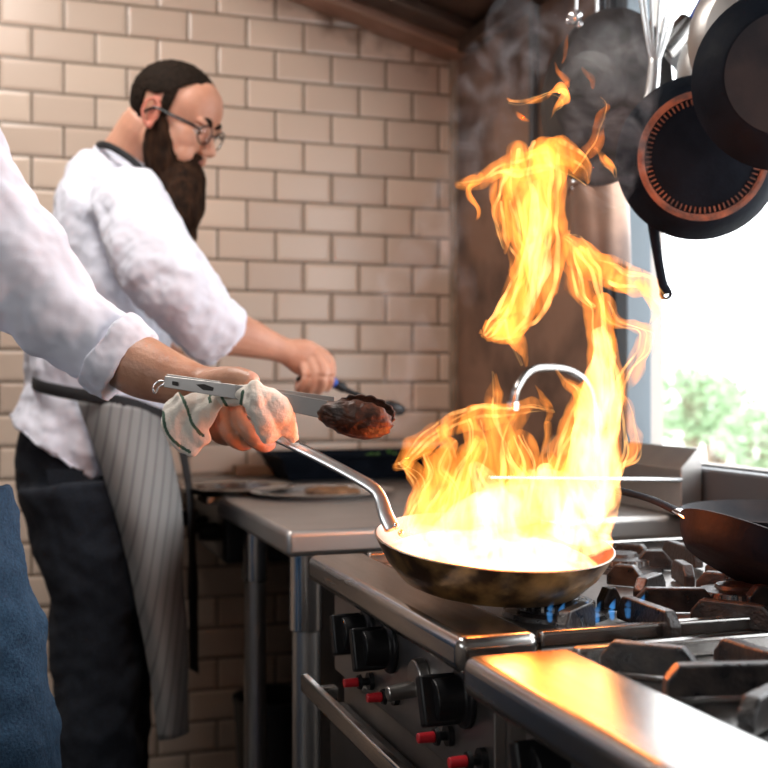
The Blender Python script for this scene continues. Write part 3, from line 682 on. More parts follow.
# beard : cheeks, moustache, long front
bm = B()
L = lambda *p: HM @ Vector(p)
for s in (1,-1):
    tube(bm, [L(.006,.066*s,.000),L(.012,.062*s,-.030),L(.024,.054*s,-.062),L(.044,.042*s,-.092),L(.066,.018*s,-.120)], [(.006,.012),(.012,.024),(.020,.034),(.028,.038),(.032,.040)], seg=16, hint=HM.to_3x3()@Vector((1,0,0)), sub=5)
    tube(bm, [L(.0945,.002*s,-.0395),L(.090,.014*s,-.0425),L(.080,.026*s,-.052),L(.070,.033*s,-.070)], [(.0045,.0055),(.006,.0065),(.007,.009),(.012,.014)], seg=12, sub=5)
    ell(bm, L(.044,.036*s,-.066), (.036,.027,.038), rot=HM.to_3x3())
ell(bm, L(.078,0,-.083), (.020,.028,.018), rot=HM.to_3x3())
b0, b1 = L(.060,0,-.095), P(180,239,2.21)
tube(bm, [b0, b0.lerp(b1,.3)+RGT*.006, b0.lerp(b1,.65)+RGT*.006, b1.lerp(b0,.12), b1], [(.054,.054),(.054,.049),(.044,.036),(.028,.021),(.008,.007)], seg=24, hint=RGT, sub=6)
for s in (1,-1): ell(bm, L(.040,.046*s,-.040), (.020,.018,.030), rot=HM.to_3x3())
bm = fuse(bm, .003, 2); ruffle(bm, .005, 55, 2, (1,1,.35)); 
rr = random.Random(5)
obj('beard', bm, 'beard', man)
bm = B()
for k in range(420):     # loose strands over the long part
    u = rr.uniform(-.05,.9); th = rr.uniform(0,6.28); c = b0.lerp(b1, max(u,0)); w_ = .046*(1-.55*max(u,0))
    o1 = RGT*math.cos(th)*w_*.95+FWD*math.sin(th)*w_*1.1+ (RGT*.006)
    p0 = c+o1; p1 = p0+(b1-b0).normalized()*rr.uniform(.02,.05)-o1*.12+Vector((rr.gauss(0,.004),rr.gauss(0,.004),0))
    tube(bm, [p0, p0.lerp(p1,.5)+o1*.06, p1], [.0012,.001,.0004], seg=4, sub=1)
obj('beard_strands', bm, 'beard', man)
for s in (1,-1):
    bm = B(); tube(bm, [L(.090,.010*s,.031),L(.091,.025*s,.037),L(.079,.044*s,.033)], [(.004,.005),(.0045,.006),(.003,.004)], seg=10, sub=4); obj('eyebrow', bm, 'hair', man)
# glasses
g = bpy.data.objects.new('glasses', None); COL.objects.link(g); g.parent = man; g['label'] = 'round black-framed glasses'
for s in (1,-1):
    c = Vector((.101,.033*s,.008)); pts = [L(c.x-.006*abs(math.cos(k/20*6.2832))*(1 if math.cos(k/20*6.2832)*s>0 else 0), c.y+.0235*math.cos(k/20*6.2832), c.z+.020*math.sin(k/20*6.2832)) for k in range(21)]
    bm = B(); tube(bm, pts, [.0016]*21, seg=8, sub=2); obj('rim', bm, 'frame', g)
    bm = B(); tube(bm, [L(.094,.055*s,.014),L(.080,.068*s,.016),L(.03,.079*s,.015),L(-.006,.082*s,.014),L(-.028,.080*s,-.006)], [(.0022,.003)]*5, seg=8, sub=4); obj('temple_arm', bm, 'frame', g)
    bm = B(); lathe(bm, [(0,-.0006),(.0215,-.0006),(.0215,.0006),(0,.0006)], HM @ Matrix.Translation(c-Vector((.001,0,0))) @ Matrix.Rotation(math.pi/2,4,'Y') @ Matrix.Diagonal((.88,1.05,1,1)), 28); obj('lens', bm, 'wglass', g)
bm = B(); tube(bm, [L(.101,-.011,.011),L(.1045,0,.014),L(.101,.011,.011)], [.002]*3, seg=8, sub=4); obj('bridge', bm, 'frame', g)
# shirt
bm = B()
tube(bm, [P(130,152,2.36),P(124,170,2.37),P(112,196,2.39),P(112,240,2.40),P(108,300,2.40),P(98,350,2.40),P(97,388,2.40),P(88,428,2.40),P(74,452,2.40)],
     [(.060,.060),(.110,.078),(.155,.105),(.165,.130),(.165,.145),(.155,.148),(.148,.142),(.165,.150),(.175,.150)], seg=30, hint=RGT, sub=6, cap='flat')
tube(bm, [P(122,204,2.30),P(134,222,2.22),P(154,260,2.15),P(184,298,2.11),P(203,322,2.12),P(220,334,2.145)], [.080,.080,.078,.074,.063,.058], seg=24, sub=6, cap='flat')
tube(bm, [P(120,196,2.48),P(128,215,2.56),P(136,280,2.62),P(148,330,2.61),P(160,350,2.60)], [.085,.085,.075,.068,.06], seg=22, sub=6, cap='flat')
tube(bm, [P(202,319,2.12),P(221,335,2.148)], [.064,.062], seg=26, sub=1, cap='flat')
bm = fuse(bm, .0045, 4)
ruffle(bm, .012, 9, 1, (1,1,.6)); ruffle(bm, .006, 17, 12, (1,1,1)); ruffle(bm, .0015, 32, 2)
obj('shirt', bm, 'shirt', man)
bm = B(); R_ = P(229,337,2.148)
rl = [P(211,327,2.135), P(226,338,2.152)]; tube(bm, rl, [.066,.061], seg=30, sub=3, cap='flat'); bm2 = fuse(bm,.004,2); ruffle(bm2,.004,30,5); obj('rolled_cuff', bm2, 'shirt', man)
# shirt collar and apron neck strap
bm = B(); pts = []
for k in range(15):
    a = k/14*2*math.pi; pts.append(P(125,160,2.36)+RGT*.064*math.cos(a)+FWD*.066*math.sin(a)+UP*(-.012-.024*math.cos(a)))
tube(bm, pts, [(.004,.020)]*15, seg=10, sub=3, hint=UP+RGT*.4); obj('collar', bm, 'shirt', man)
bm = B(); pts = []
for k in range(13):
    a = math.pi*.35+k/12*2*math.pi*.82; pts.append(P(124,164,2.36)+RGT*.076*math.cos(a)+FWD*.085*math.sin(a)+UP*(-.002-.026*math.cos(a)))
pts += [P(160,205,2.25), P(186,240,2.25)]
tube(bm, [P(100,152,2.40),P(97,146,2.33),P(106,145,2.275),P(122,153,2.255),P(138,166,2.25),P(160,195,2.27),P(180,225,2.29),P(190,246,2.30)], [(.0035,.0075)]*8, seg=10, sub=4, hint=UP); obj('neck_strap', bm, 'strap', man)
bm = B(); box(bm, P(182,232,2.30)-Vector((.012,.012,.03)), P(182,232,2.30)+Vector((.012,.012,.03))); obj('strap_buckle', bm, 'black', man, smooth=False, bevel=.004)
# jeans
bm = B()
tube(bm, [P(90,428,2.41),P(86,470,2.41),P(88,505,2.41)], [(.155,.130),(.165,.142),(.15,.13)], seg=28, hint=RGT, sub=5, cap='round')
for D, dx in ((2.30,0),(2.52,12)):
    tube(bm, [P(84+dx,480,D),P(92+dx,540,D),P(98+dx,590,D),P(96+dx,640,D),P(98+dx,700,D),P(102+dx,768,D),P(104+dx,880,D)], [(.098,.138),(.095,.115),(.090,.094),(.085,.090),(.083,.086),(.080,.076),(.072,.066)], seg=24, hint=RGT, sub=5, cap='flat')
bm = fuse(bm, .006, 4); ruffle(bm, .010, 10, 4)
obj('jeans', bm, 'denim_dark', man)
bm = B(); prism(bm, [(24,0),(62,0),(60,34),(42,46),(28,30)], lambda x,y: P(x+22,470+y,2.225), lambda x,y: P(x+22,470+y,2.232)); obj('back_pocket', bm, 'denim_dark', man, smooth=False, bevel=.001)
for D, dx in ((2.30,0),(2.52,12)):
    q = P(104+dx,900,D); bm = B(); tube(bm, [Vector((q.x-.05,q.y,.045)), Vector((q.x+.05,q.y,.05)), Vector((q.x+.15,q.y,.035))], [(.04,.042),(.046,.045),(.042,.032)], seg=18, hint=UP, sub=5)
    obj('shoe', bm, 'leather', man)
# apron: curved cloth wrapped around the thighs, waistband above
def cloth(name, grid, m, parent, th=.003, amp=.006, sc=14, seed=0, sub=3, label=None):
    """grid[row][col] of points, smoothed by catmull in both directions"""
    rows = [catmull([tuple(p) for p in r], sub) for r in grid]
    cols = list(zip(*rows)); cols = [catmull(list(c), sub) for c in cols]
    bm = B(); V = [[bm.verts.new(p) for p in c] for c in cols]
    for a, b in zip(V, V[1:]):
        for j in range(len(a)-1): bm.faces.new((a[j],b[j],b[j+1],a[j+1]))
    bmesh.ops.recalc_face_normals(bm, faces=bm.faces); ruffle(bm, amp, sc, seed, (1,1,.35))
    bmesh.ops.solidify(bm, geom=bm.faces[:], thickness=th); return obj(name, bm, m, parent, label=label)
m, n, l, b = nt('grey_pinstripe_cloth')      # stripes follow the drop of the cloth
tc = n.new('ShaderNodeTexCoord'); wv = n.new('ShaderNodeTexWave'); wv.inputs['Scale'].default_value = 16; wv.inputs['Distortion'].default_value = .15; wv.bands_direction = 'X'
mp = n.new('ShaderNodeMapping'); mp.inputs['Rotation'].default_value = (0,math.radians(-9),0); mp.inputs['Scale'].default_value = (1,.0,1); l.new(tc.outputs['Object'], mp.inputs[0]); l.new(mp.outputs[0], wv.inputs[0])
r = n.new('ShaderNodeValToRGB'); r.color_ramp.elements[0].position = .03; r.color_ramp.elements[0].color = (.15,.15,.155,1); r.color_ramp.elements[1].position = .2; r.color_ramp.elements[1].color = (.25,.25,.245,1)
l.new(wv.outputs[0], r.inputs[0]); l.new(r.outputs[0], b.inputs['Base Color']); b.inputs['Roughness'].default_value = .9; M['apron'] = m
ap = [
 [P(78,401,2.235),P(105,402,2.20),P(135,408,2.21),P(160,420,2.27),P(175,424,2.38),P(176,424,2.52)],
 [P(95,450,2.22),P(118,452,2.185),P(148,455,2.20),P(172,460,2.27),P(188,464,2.40),P(188,464,2.54)],
 [P(112,505,2.215),P(132,510,2.18),P(158,512,2.195),P(180,515,2.27),P(192,520,2.42),P(192,520,2.56)],
 [P(128,560,2.22),P(144,565,2.19),P(163,566,2.205),P(182,568,2.29),P(192,570,2.44),P(192,570,2.58)],
 [P(141,620,2.23),P(154,625,2.20),P(170,626,2.22),P(184,628,2.31),P(192,630,2.46),P(193,630,2.60)],
 [P(152,680,2.24),P(162,684,2.21),P(174,685,2.23),P(185,686,2.33),P(194,684,2.48),P(196,684,2.60)],
 [P(159,740,2.25),P(167,740,2.22),P(177,738,2.24),P(188,732,2.33)] + [P(195,676,2.50),P(198,674,2.60)]]
cloth('striped_apron', [r_[:4] for r_ in ap], 'apron', man, amp=.007, sc=11, seed=3, sub=6)
cloth('apron_lining', [[P(174,424,2.33),P(180,424,2.42),P(182,424,2.54)],[P(188,500,2.36),P(193,500,2.45),P(194,500,2.56)],[P(190,590,2.38),P(195,590,2.47),P(197,590,2.58)],[P(191,668,2.40),P(197,672,2.48),P(199,674,2.58)]], 'strap', man, amp=.004, sub=5)
bm = B(); pts = [P(40,384,2.36),P(33,383,2.30),P(42,387,2.25),P(70,393,2.215),P(100,398,2.20),P(130,404,2.205),P(158,414,2.27),P(176,420,2.40),P(172,418,2.55),P(120,400,2.60),P(50,386,2.55),P(34,383,2.42),P(34,383,2.34)]
tube(bm, pts, [(.0035,.013)]*len(pts), seg=10, hint=UP, sub=5); obj('waistband', bm, 'strap', man)
# black ladle in his hand
t = thing('black_ladle', P(360,395,2.22), 'long black cooking spoon held by the bearded person', 'spoon')
bm = B(); tube(bm, [P(300,380,2.235),P(331,383,2.235),P(343,388,2.24)], [.008,.0095,.009], seg=14, sub=4); obj('grip', bm, 'black', t)
bm = B(); tube(bm, [P(331,380,2.235),P(336,385,2.236)], [.0098,.0098], seg=14, sub=1, cap='flat'); obj('blue_band', bm, 'blue', t, label='blue band')
bm = B(); tube(bm, [P(340,387,2.24),P(362,397,2.25),P(385,405,2.26)], [(.007,.006),(.006,.005),(.008,.005)], seg=12, sub=4); obj('shaft', bm, 'black', t)
bm = B(); ell(bm, P(393,408,2.262), (.026,.020,.014), rot=Matrix.Rotation(.3,3,'Y')); obj('bowl', bm, 'black', t)

# ---------------------------------------------------------------- foreground cook
fm = thing('person', tuple(P(-70,900,1.52).xy)+(0,), 'partly visible person in rolled white sleeves and blue jeans, holding the flaming pan', 'person')
H2 = head_matrix(P(-98,5,1.50), math.radians(15), math.radians(20), 1.0)
bm = B(); add_head(bm, H2); nk = H2 @ Vector((-.035,0,-.05))
tube(bm, [nk, P(-136,70,1.53), P(-148,120,1.55)], [.058,.062,.085], seg=20, hint=RGT, sub=4)
tube(bm, [P(-152,150,1.56),P(-155,250,1.57),P(-150,380,1.57),P(-135,500,1.56)], [(.15,.10),(.15,.12),(.13,.11),(.14,.11)], seg=22, hint=RGT, sub=4)
for D, dx in ((1.44,0),(1.66,0)):
    tube(bm, [P(-112+dx,580,D+.02),P(-60+dx,700,D),P(-60+dx,900,D),P(-75+dx,384+1150*1.08/D,D)], [.08,.06,.05,.036], seg=16, hint=RGT, sub=4)
tube(bm, [P(-75,150,1.48),P(-20,215,1.46),P(25,275,1.45),P(70,320,1.445),P(112,352,1.44),P(140,366,1.43),P(170,378,1.415),P(198,386,1.405),P(212,388,1.40)], [.050,.040,.034,.032,.035,.039,.033,.0265,.0255], seg=22, sub=5)
tube(bm, [P(-140,150,1.68),P(-150,300,1.78),P(-150,420,1.80),P(-145,460,1.80)], [.055,.045,.035,.025], seg=16, sub=4)
tube(bm, [P(-145,460,1.80),P(-143,485,1.80),P(-142,505,1.80)], [(.024,.018),(.036,.016),(.034,.013)], seg=16, sub=4)
fist(bm, [[(-142+6*k,500,1.765+.021*k),(-140+5*k,525,1.765+.021*k),(-134+4*k,543-4*abs(k-1),1.765+.021*k)] for k in range(4)]+[[(-132,475,1.77),(-122,495,1.755),(-120,512,1.76)]], .009)
# right hand round the pan handle; back of the hand to us, thumb over the tongs
tube(bm, [P(210,388,1.40),P(226,392,1.395),P(244,398,1.39)], [(.020,.026),(.017,.032),(.014,.030)], seg=20, hint=UP, sub=5)
FH = [
 [(210,402,1.388),(209,418,1.362),(217,434,1.358),(230,438,1.378),(236,426,1.40)],
 [(222,400,1.384),(222,419,1.354),(232,438,1.349),(246,443,1.372),(250,430,1.398)],
 [(237,398,1.382),(239,418,1.350),(256,441,1.343),(268,444,1.368),(270,430,1.395)],
 [(250,396,1.380),(262,410,1.352),(279,428,1.350),(288,434,1.370),(288,424,1.395)]]
fist(bm, FH, .0094)
fist(bm, [[(206,383,1.385),(222,379,1.362),(238,378,1.345),(250,381,1.332)]], .0135)
bm = fuse(bm, .0024, 3, .5)
bm.normal_update()
# thumbnail
tn = P(253,376,1.328)
for f in bm.faces:
    c = f.calc_center_median()
    if (c-tn).length < .0075: f.material_index = 1
obj('body', bm, ['skin2','nail'], fm); eyes(fm, H2)
shell(H2, (-.015,0,.040), (.1015,.0795,.0895), khair, .006, 'hair', 'hair', fm, 3)
bm = B()
tube(bm, [P(-146,92,1.55),P(-149,118,1.55),P(-152,165,1.56),P(-156,250,1.57),P(-150,380,1.57),P(-138,500,1.56),P(-134,545,1.56)], [(.076,.074),(.13,.10),(.18,.125),(.175,.135),(.155,.135),(.175,.155),(.182,.160)], seg=28, hint=RGT, sub=5, cap='flat')
tube(bm, [P(-112,150,1.52),P(-72,165,1.49),P(-30,215,1.475),P(10,268,1.465),P(54,312,1.455),P(92,338,1.45),P(122,362,1.445)], [.085,.098,.086,.076,.063,.056,.052], seg=26, sub=7, cap='flat')
tube(bm, [P(-130,145,1.62),P(-140,200,1.70),P(-150,300,1.78),P(-150,390,1.80)], [.085,.085,.07,.055], seg=22, sub=5, cap='flat')
bm = fuse(bm, .004, 4); ruffle(bm, .013, 8, 7, (1,1,.7)); ruffle(bm, .005, 19, 8); obj('shirt', bm, 'shirt', fm)
bm = B(); tube(bm, [P(106,349,1.446),P(118,358,1.445),P(131,368,1.443)], [.0575,.0565,.0535], seg=34, sub=3, cap='flat'); bm = fuse(bm,.0028,2); ruffle(bm,.0045,24,9); obj('rolled_cuff', bm, 'shirt', fm)
bm = B()
tube(bm, [P(-138,480,1.56),P(-128,540,1.56),P(-118,590,1.55)], [(.160,.13),(.170,.145),(.165,.14)], seg=26, hint=RGT, sub=3)
for D, dx in ((1.42,0),(1.66,0)):
    tube(bm, [P(-95+dx,520,D),P(-62+dx,620,D),P(-38+dx,700,D),P(-22+dx,790,D),P(-30+dx,950,D),P(-55+dx,384+1150*1.06/D,D)], [(.105,.132),(.102,.122),(.098,.112),(.09,.10),(.08,.08),(.07,.07)], seg=24, hint=RGT, sub=5, cap='flat')
bm = fuse(bm, .005, 4); ruffle(bm, .010, 12, 10); obj('jeans', bm, 'denim', fm)
for D in (1.42,1.66):
    q = P(-60,900,D); bm = B(); tube(bm, [Vector((q.x-.05,q.y,.045)), Vector((q.x+.05,q.y,.05)), Vector((q.x+.15,q.y,.035))], [(.04,.042),(.046,.045),(.042,.032)], seg=18, hint=UP, sub=5); obj('shoe', bm, 'leather', fm)
# ---------------------------------------------------------------- tongs
tg = thing('kitchen_tongs', P(240,395,1.33), 'steel locking tongs with burnt scalloped heads held over the pan', 'tongs')
def channel(bm, p0, p1, w0, w1, th, depth):
    """shallow U channel: web + two flanges, web faces the camera"""
    p0 = Vector(p0); p1 = Vector(p1); t = (p1-p0).normalized(); up = (UP - t*UP.dot(t)).normalized(); bk = FWD
    def sec(c, w): return [c+up*w/2, c+up*w/2+bk*depth, c+up*(w/2-th)+bk*depth, c+up*(w/2-th)+bk*th, c-up*(w/2-th)+bk*th, c-up*(w/2-th)+bk*depth, c-up*w/2+bk*depth, c-up*w/2]
    A = [bm.verts.new(v) for v in sec(p0,w0)]; Bq = [bm.verts.new(v) for v in sec(p1,w1)]
    for j in range(8): bm.faces.new((A[j],A[(j+1)%8],Bq[(j+1)%8],Bq[j]))
    bm.faces.new(A[::-1]); bm.faces.new(Bq)
bm = B(); channel(bm, P(164,381.5,1.325), P(236,392,1.312), .013, .0165, .0012, .008); channel(bm, P(236,392,1.312), P(326,410,1.30), .0165, .021, .0012, .008)
obj('arm', bm, 'steel_dull', tg, smooth=False, bevel=.0006)
bm = B(); prism(bm, [(196,384.5),(204,384),(214,387.5),(213,391),(203,390)], lambda x,y: P(x,y,1.316), lambda x,y: P(x,y,1.320)); prism(bm, [(172,381),(178,382),(178,386),(172,385)], lambda x,y: P(x,y,1.3205), lambda x,y: P(x,y,1.325)); obj('slots', bm, 'dark', tg, smooth=False, label='dark slots')
bm = B(); channel(bm, P(166,379,1.35), P(334,403,1.335), .012, .014, .0012, .008); obj('arm', bm, 'steel_dull', tg, smooth=False, bevel=.0006)
bm = B(); tube(bm, [P(163,381,1.335),P(157,382,1.335),P(153,388,1.335),P(155,393,1.335),P(159,387,1.337),P(164,384,1.337)], [.0013]*6, seg=8, sub=5); obj('pull_ring', bm, 'chrome', tg)
def scallop(c, ax, nrm, L_, W_, T_, seed):
    """scalloped spoon-like tongs head, hollow towards nrm"""
    bm = B(); ax = Vector(ax).normalized(); nrm = Vector(nrm); nrm = (nrm-ax*nrm.dot(ax)).normalized(); sd = ax.cross(nrm)
    NU, NV = 64, 14; top = []; 
    rows = []
    for j in range(NV+1):
        r = j/NV; row = []
        for i in range(NU):
            a = 2*math.pi*i/NU; sc = 1+.03*math.cos(a*16)*r**4
            x = math.cos(a)*L_*r*sc; y = math.sin(a)*W_*r*sc*(1+.12*math.cos(a)); z = -T_*(1-r*r)**.8 + .0012*math.cos(a*16)*r**3
            row.append(Vector(c)+ax*x+sd*y+nrm*z)
        rows.append(row)
    V = [[bm.verts.new(p) for p in row] if k else [bm.verts.new(rows[0][0])] for k, row in enumerate(rows)]
    for i in range(NU): bm.faces.new((V[0][0],V[1][i],V[1][(i+1)%NU]))
    for a_, b_ in zip(V[1:],V[2:]):
        for i in range(NU): bm.faces.new((a_[i],b_[i],b_[(i+1)%NU],a_[(i+1)%NU]))
    bmesh.ops.recalc_face_normals(bm, faces=bm.faces); ruffle(bm,.0016,110,seed)
    bmesh.ops.solidify(bm, geom=bm.faces[:], thickness=.0018)
    return bm
axh = P(392,424,1.29)-P(322,412,1.30)
bm = scallop(P(355,418.5,1.292), axh, FWD+UP*.25, .042, .0205, .014, 1); obj('scalloped_head', bm, 'burnt', tg, label='burnt dark scalloped head')
bm = scallop(P(366,411,1.315), P(394,421,1.31)-P(335,403,1.335), -FWD+UP*.2, .036, .0185, .012, 2); obj('scalloped_head', bm, 'burnt', tg, label='second burnt scalloped head')
# ---------------------------------------------------------------- towel round the handle
tw = thing('kitchen_towel', P(230,430,1.36), 'off-white towel with green stripes wrapped around the pan handle', 'towel')
stripes = [[(180,392),(187,408),(193,425),(203,436)],[(163,412),(166,430),(176,443),(190,452)],[(210,396),(210,402)],[(243,391),(241,408),(246,426)],[(222,398),(228,408)]]
def near_stripe(p):
    rel = p-Vector((0,0,CZ)); D = rel.dot(FWD); px = 384+rel.dot(RGT)/D*FPX; py = 384-rel.z/D*FPX
    for s_ in stripes:
        pp = catmull([(a,b_) for a,b_ in s_], 4)
        for a, b_ in zip(pp, pp[1:]):
            dx, dy = b_[0]-a[0], b_[1]-a[1]; t = max(0,min(1,((px-a[0])*dx+(py-a[1])*dy)/(dx*dx+dy*dy)))
            if math.hypot(px-a[0]-t*dx, py-a[1]-t*dy) < 1.5: return True
    return False
# hanging left fold
bm = B()
tube(bm, [P(222,398,1.352),P(200,401,1.345),P(184,408,1.34),P(176,424,1.338),P(184,440,1.337),P(196,450,1.336)], [(.012,.006),(.014,.012),(.014,.017),(.012,.019),(.010,.017),(.006,.012)], seg=20, hint=RGT+UP, sub=6)
tube(bm, [P(216,400,1.350),P(203,412,1.338),P(196,428,1.334),P(201,442,1.334)], [(.012,.010),(.012,.014),(.010,.014),(.006,.012)], seg=18, hint=RGT, sub=6)
tube(bm, [P(178,396,1.342),P(170,412,1.345),P(171,428,1.345),P(178,442,1.344)], [(.010,.008),(.010,.010),(.009,.010),(.006,.008)], seg=16, hint=RGT, sub=6)
bm = fuse(bm, .0016, 2); ruffle(bm, .0055, 30, 3, (1,1,.45)); ruffle(bm,.0006,90,4)
paint(bm, 1, near_stripe); obj('hanging_fold', bm, ['towel','towel_green'], tw)
# wrap over the index finger and the handle
bm = B()
tube(bm, [P(214,399,1.345),P(228,397,1.338),P(242,396,1.320),P(254,398,1.306)], [(.007,.006),(.008,.010),(.010,.013),(.012,.018)], seg=18, hint=UP, sub=5)
tube(bm, [P(254,390,1.302),P(256,402,1.298),P(264,420,1.305),P(271,437,1.315)], [(.012,.010),(.013,.014),(.013,.014),(.009,.011)], seg=20, hint=RGT, sub=6)
tube(bm, [P(258,390,1.305),P(271,402,1.302),P(284,420,1.312),P(293,438,1.325)], [(.011,.009),(.013,.015),(.013,.016),(.007,.010)], seg=20, hint=RGT, sub=6)
bm = fuse(bm, .0016, 2); ruffle(bm, .0050, 26, 6); ruffle(bm,.0007,90,7)
paint(bm, 1, near_stripe); obj('wrapped_fold', bm, ['towel','towel_green'], tw)
# ============================================================ FIRE
def flame_mat(name, emis, seedv):
    m = bpy.data.materials.new(name); m.use_nodes = True; n = m.node_tree.nodes; l = m.node_tree.links; n.clear()
    out = n.new('ShaderNodeOutputMaterial'); e = n.new('ShaderNodeEmission')
    tc = n.new('ShaderNodeTexCoord'); mp = n.new('ShaderNodeMapping'); mp.inputs['Scale'].default_value = (1,1,.38); mp.inputs['Location'].default_value = (seedv,0,0)
    l.new(tc.outputs['Object'], mp.inputs[0]); t = n.new('ShaderNodeTexNoise'); t.inputs['Scale'].default_value = 42; t.inputs['Detail'].default_value = 3; t.inputs['Distortion'].default_value = 1.2
    l.new(mp.outputs[0], t.inputs[0]); r = n.new('ShaderNodeMapRange'); r.inputs[1].default_value = .36; r.inputs[2].default_value = .66; r.inputs[3].default_value = emis[3]*.15; r.inputs[4].default_value = emis[3]*2.2
    l.new(t.outputs[0], r.inputs[0]); l.new(r.outputs[0], e.inputs['Strength']); e.inputs['Color'].default_value = (*emis[:3],1)
    ab = n.new('ShaderNodeVolumeAbsorption'); ab.inputs['Color'].default_value = (1,.72,.5,1); ab.inputs['Density'].default_value = 38
    ad = n.new('ShaderNodeAddShader'); l.new(e.outputs[0], ad.inputs[0]); l.new(ab.outputs[0], ad.inputs[1]); l.new(ad.outputs[0], out.inputs['Volume']); return m
FE = .62
M['flame'] = flame_mat('orange_flame', (1,.30,.045,110*FE), 0)
M['flame_core'] = flame_mat('white_hot_flame', (1,.50,.20,190*FE), 3)
M['flame_tip'] = flame_mat('red_orange_flame_tip', (1,.24,.03,60*FE), 5)
M['flame_streak'] = flame_mat('yellow_flame_streak', (1,.50,.15,240*FE), 9)
fire = thing('fire', pc, 'tall roaring orange and white fire leaping out of the brown frying pan', 'fire')
TG = [
 ('f',0,[(548,146,16),(545,175,23),(545,210,24),(541,250,22),(535,285,20),(526,312,18),(508,332,15),(493,337,8)]),
 ('f',.012,[(536,250,12),(522,285,14),(510,320,15),(500,330,15),(487,336,7),(484,330,2)]),
 ('f',-.01,[(508,318,8),(512,334,8),(519,348,6),(524,364,2)]),
 ('f',-.02,[(452,440,9),(436,465,11),(446,490,13),(438,520,13)]),
 ('f',.02,[(480,440,9),(462,470,12),(452,500,14),(444,530,13)]),
 ('f',-.02,[(520,435,8),(530,465,11),(524,495,15),(528,525,17)]),
 ('f',.02,[(428,455,7),(432,478,9),(420,500,10),(416,528,9)]),
 ('c',-.01,[(545,470,8),(548,495,14),(560,520,20)]),
 ('f',.015,[(508,200,9),(514,235,10),(526,262,11),(520,290,11),(506,312,8)]),
 ('f',0,[(548,160,17),(520,168,14),(497,172,11),(478,180,8),(458,184,3)]),
 ('f',.01,[(510,170,12),(502,190,11),(497,212,9),(501,232,7),(505,250,2)]),
 ('f',-.01,[(480,178,6),(470,192,5),(478,210,5),(476,217,1)]),
 ('f',.02,[(520,150,12),(516,185,15),(520,230,13),(530,280,14)]),
 ('f',0,[(552,150,16),(572,162,14),(586,174,9),(588,184,2)]),
 ('t',0,[(572,170,7),(590,145,7),(600,122,6),(606,105,4),(601,97,1)]),
 ('f',.01,[(594,148,2),(602,160,7),(610,168,7),(615,178,1)]),
 ('f',0,[(508,100,1.5),(520,101,4),(538,98,4.5),(551,92,4),(562,88,9),(567,96,8),(556,108,4),(549,118,1)]),
 ('t',.02,[(517,113,1.5),(519,119,5),(526,123,2)]),
 ('t',0,[(556,64,1),(557,72,3),(566,80,5),(566,84,2)]),
 ('t',.01,[(583,68,1.5),(590,78,4),(596,88,3)]),
 ('t',-.01,[(566,36,1),(563,48,4),(560,60,2)]),
 ('f',0,[(566,238,5),(578,250,12),(598,266,15),(622,280,15),(646,286,11),(664,300,2)]),
 ('f',.015,[(570,232,2),(574,262,11),(582,290,12),(594,305,9)]),
 ('f',.01,[(580,250,8),(588,272,12),(594,300,13),(602,335,12),(604,370,13),(602,400,12)]),
 ('c',0,[(540,185,4),(543,215,9),(540,250,10),(534,285,8),(522,312,4)]),
 ('c',0,[(600,330,6),(602,352,12),(603,385,18),(600,420,22),(594,455,26),(585,495,30),(575,525,34)]),
 ('f',-.012,[(640,282,10),(652,300,7),(656,315,5),(650,326,1)]),
 ('f',0,[(604,300,9),(612,318,8),(628,326,6),(646,334,7),(640,352,9),(628,370,9),(616,392,9),(610,420,10)]),
 ('f',.012,[(616,392,3),(626,402,4),(632,425,5),(637,446,6),(628,460,8),(610,470,12),(600,500,14)]),
 ('f',-.01,[(618,400,5),(616,430,8),(618,455,9),(608,480,12)]),
 ('f',.01,[(557,370,1),(566,380,5),(578,392,8),(588,412,12),(590,440,16),(580,480,22)]),
 ('f',-.012,[(604,350,10),(590,385,10),(575,420,12),(560,455,14),(548,490,20),(535,520,24)]),
 ('f',0,[(491,373,1),(492,390,6),(493,408,11),(496,432,17),(502,462,22),(510,495,26),(515,525,30)]),
 ('f',.012,[(394,468,3),(405,464,8),(416,450,10),(438,434,12),(462,422,12),(490,414,12),(518,412,9),(540,406,6),(553,412,3)]),
 ('f',-.01,[(404,462,6),(418,472,9),(424,490,8),(414,508,8),(406,524,8),(404,534,5)]),
 ('f',.015,[(440,430,8),(450,455,9),(444,480,10),(430,505,11),(420,528,10)]),
 ('f',-.015,[(470,420,9),(478,450,12),(470,485,14),(462,515,18),(460,540,16)]),
 ('f',.01,[(536,385,1),(542,396,5),(550,408,5),(545,420,3)]),
 ('f',-.01,[(548,420,3),(547,445,6),(550,470,10),(556,500,16)]),
 ('f',.02,[(520,412,8),(512,440,8),(520,465,9),(535,490,14)]),
 ('c',0,[(478,470,9),(492,492,16),(505,515,22),(505,540,20)]),
 ('c',.0,[(430,535,5),(465,520,16),(505,506,24),(550,500,26),(585,512,20),(603,530,7)]),
 ('c',.0,[(408,533,5),(430,538,10),(462,545,14),(500,545,18),(545,545,18),(580,545,15),(604,541,9)]),
 ('f',.03,[(420,530,8),(440,505,12),(470,495,14)]),
]
rr = random.Random(11)
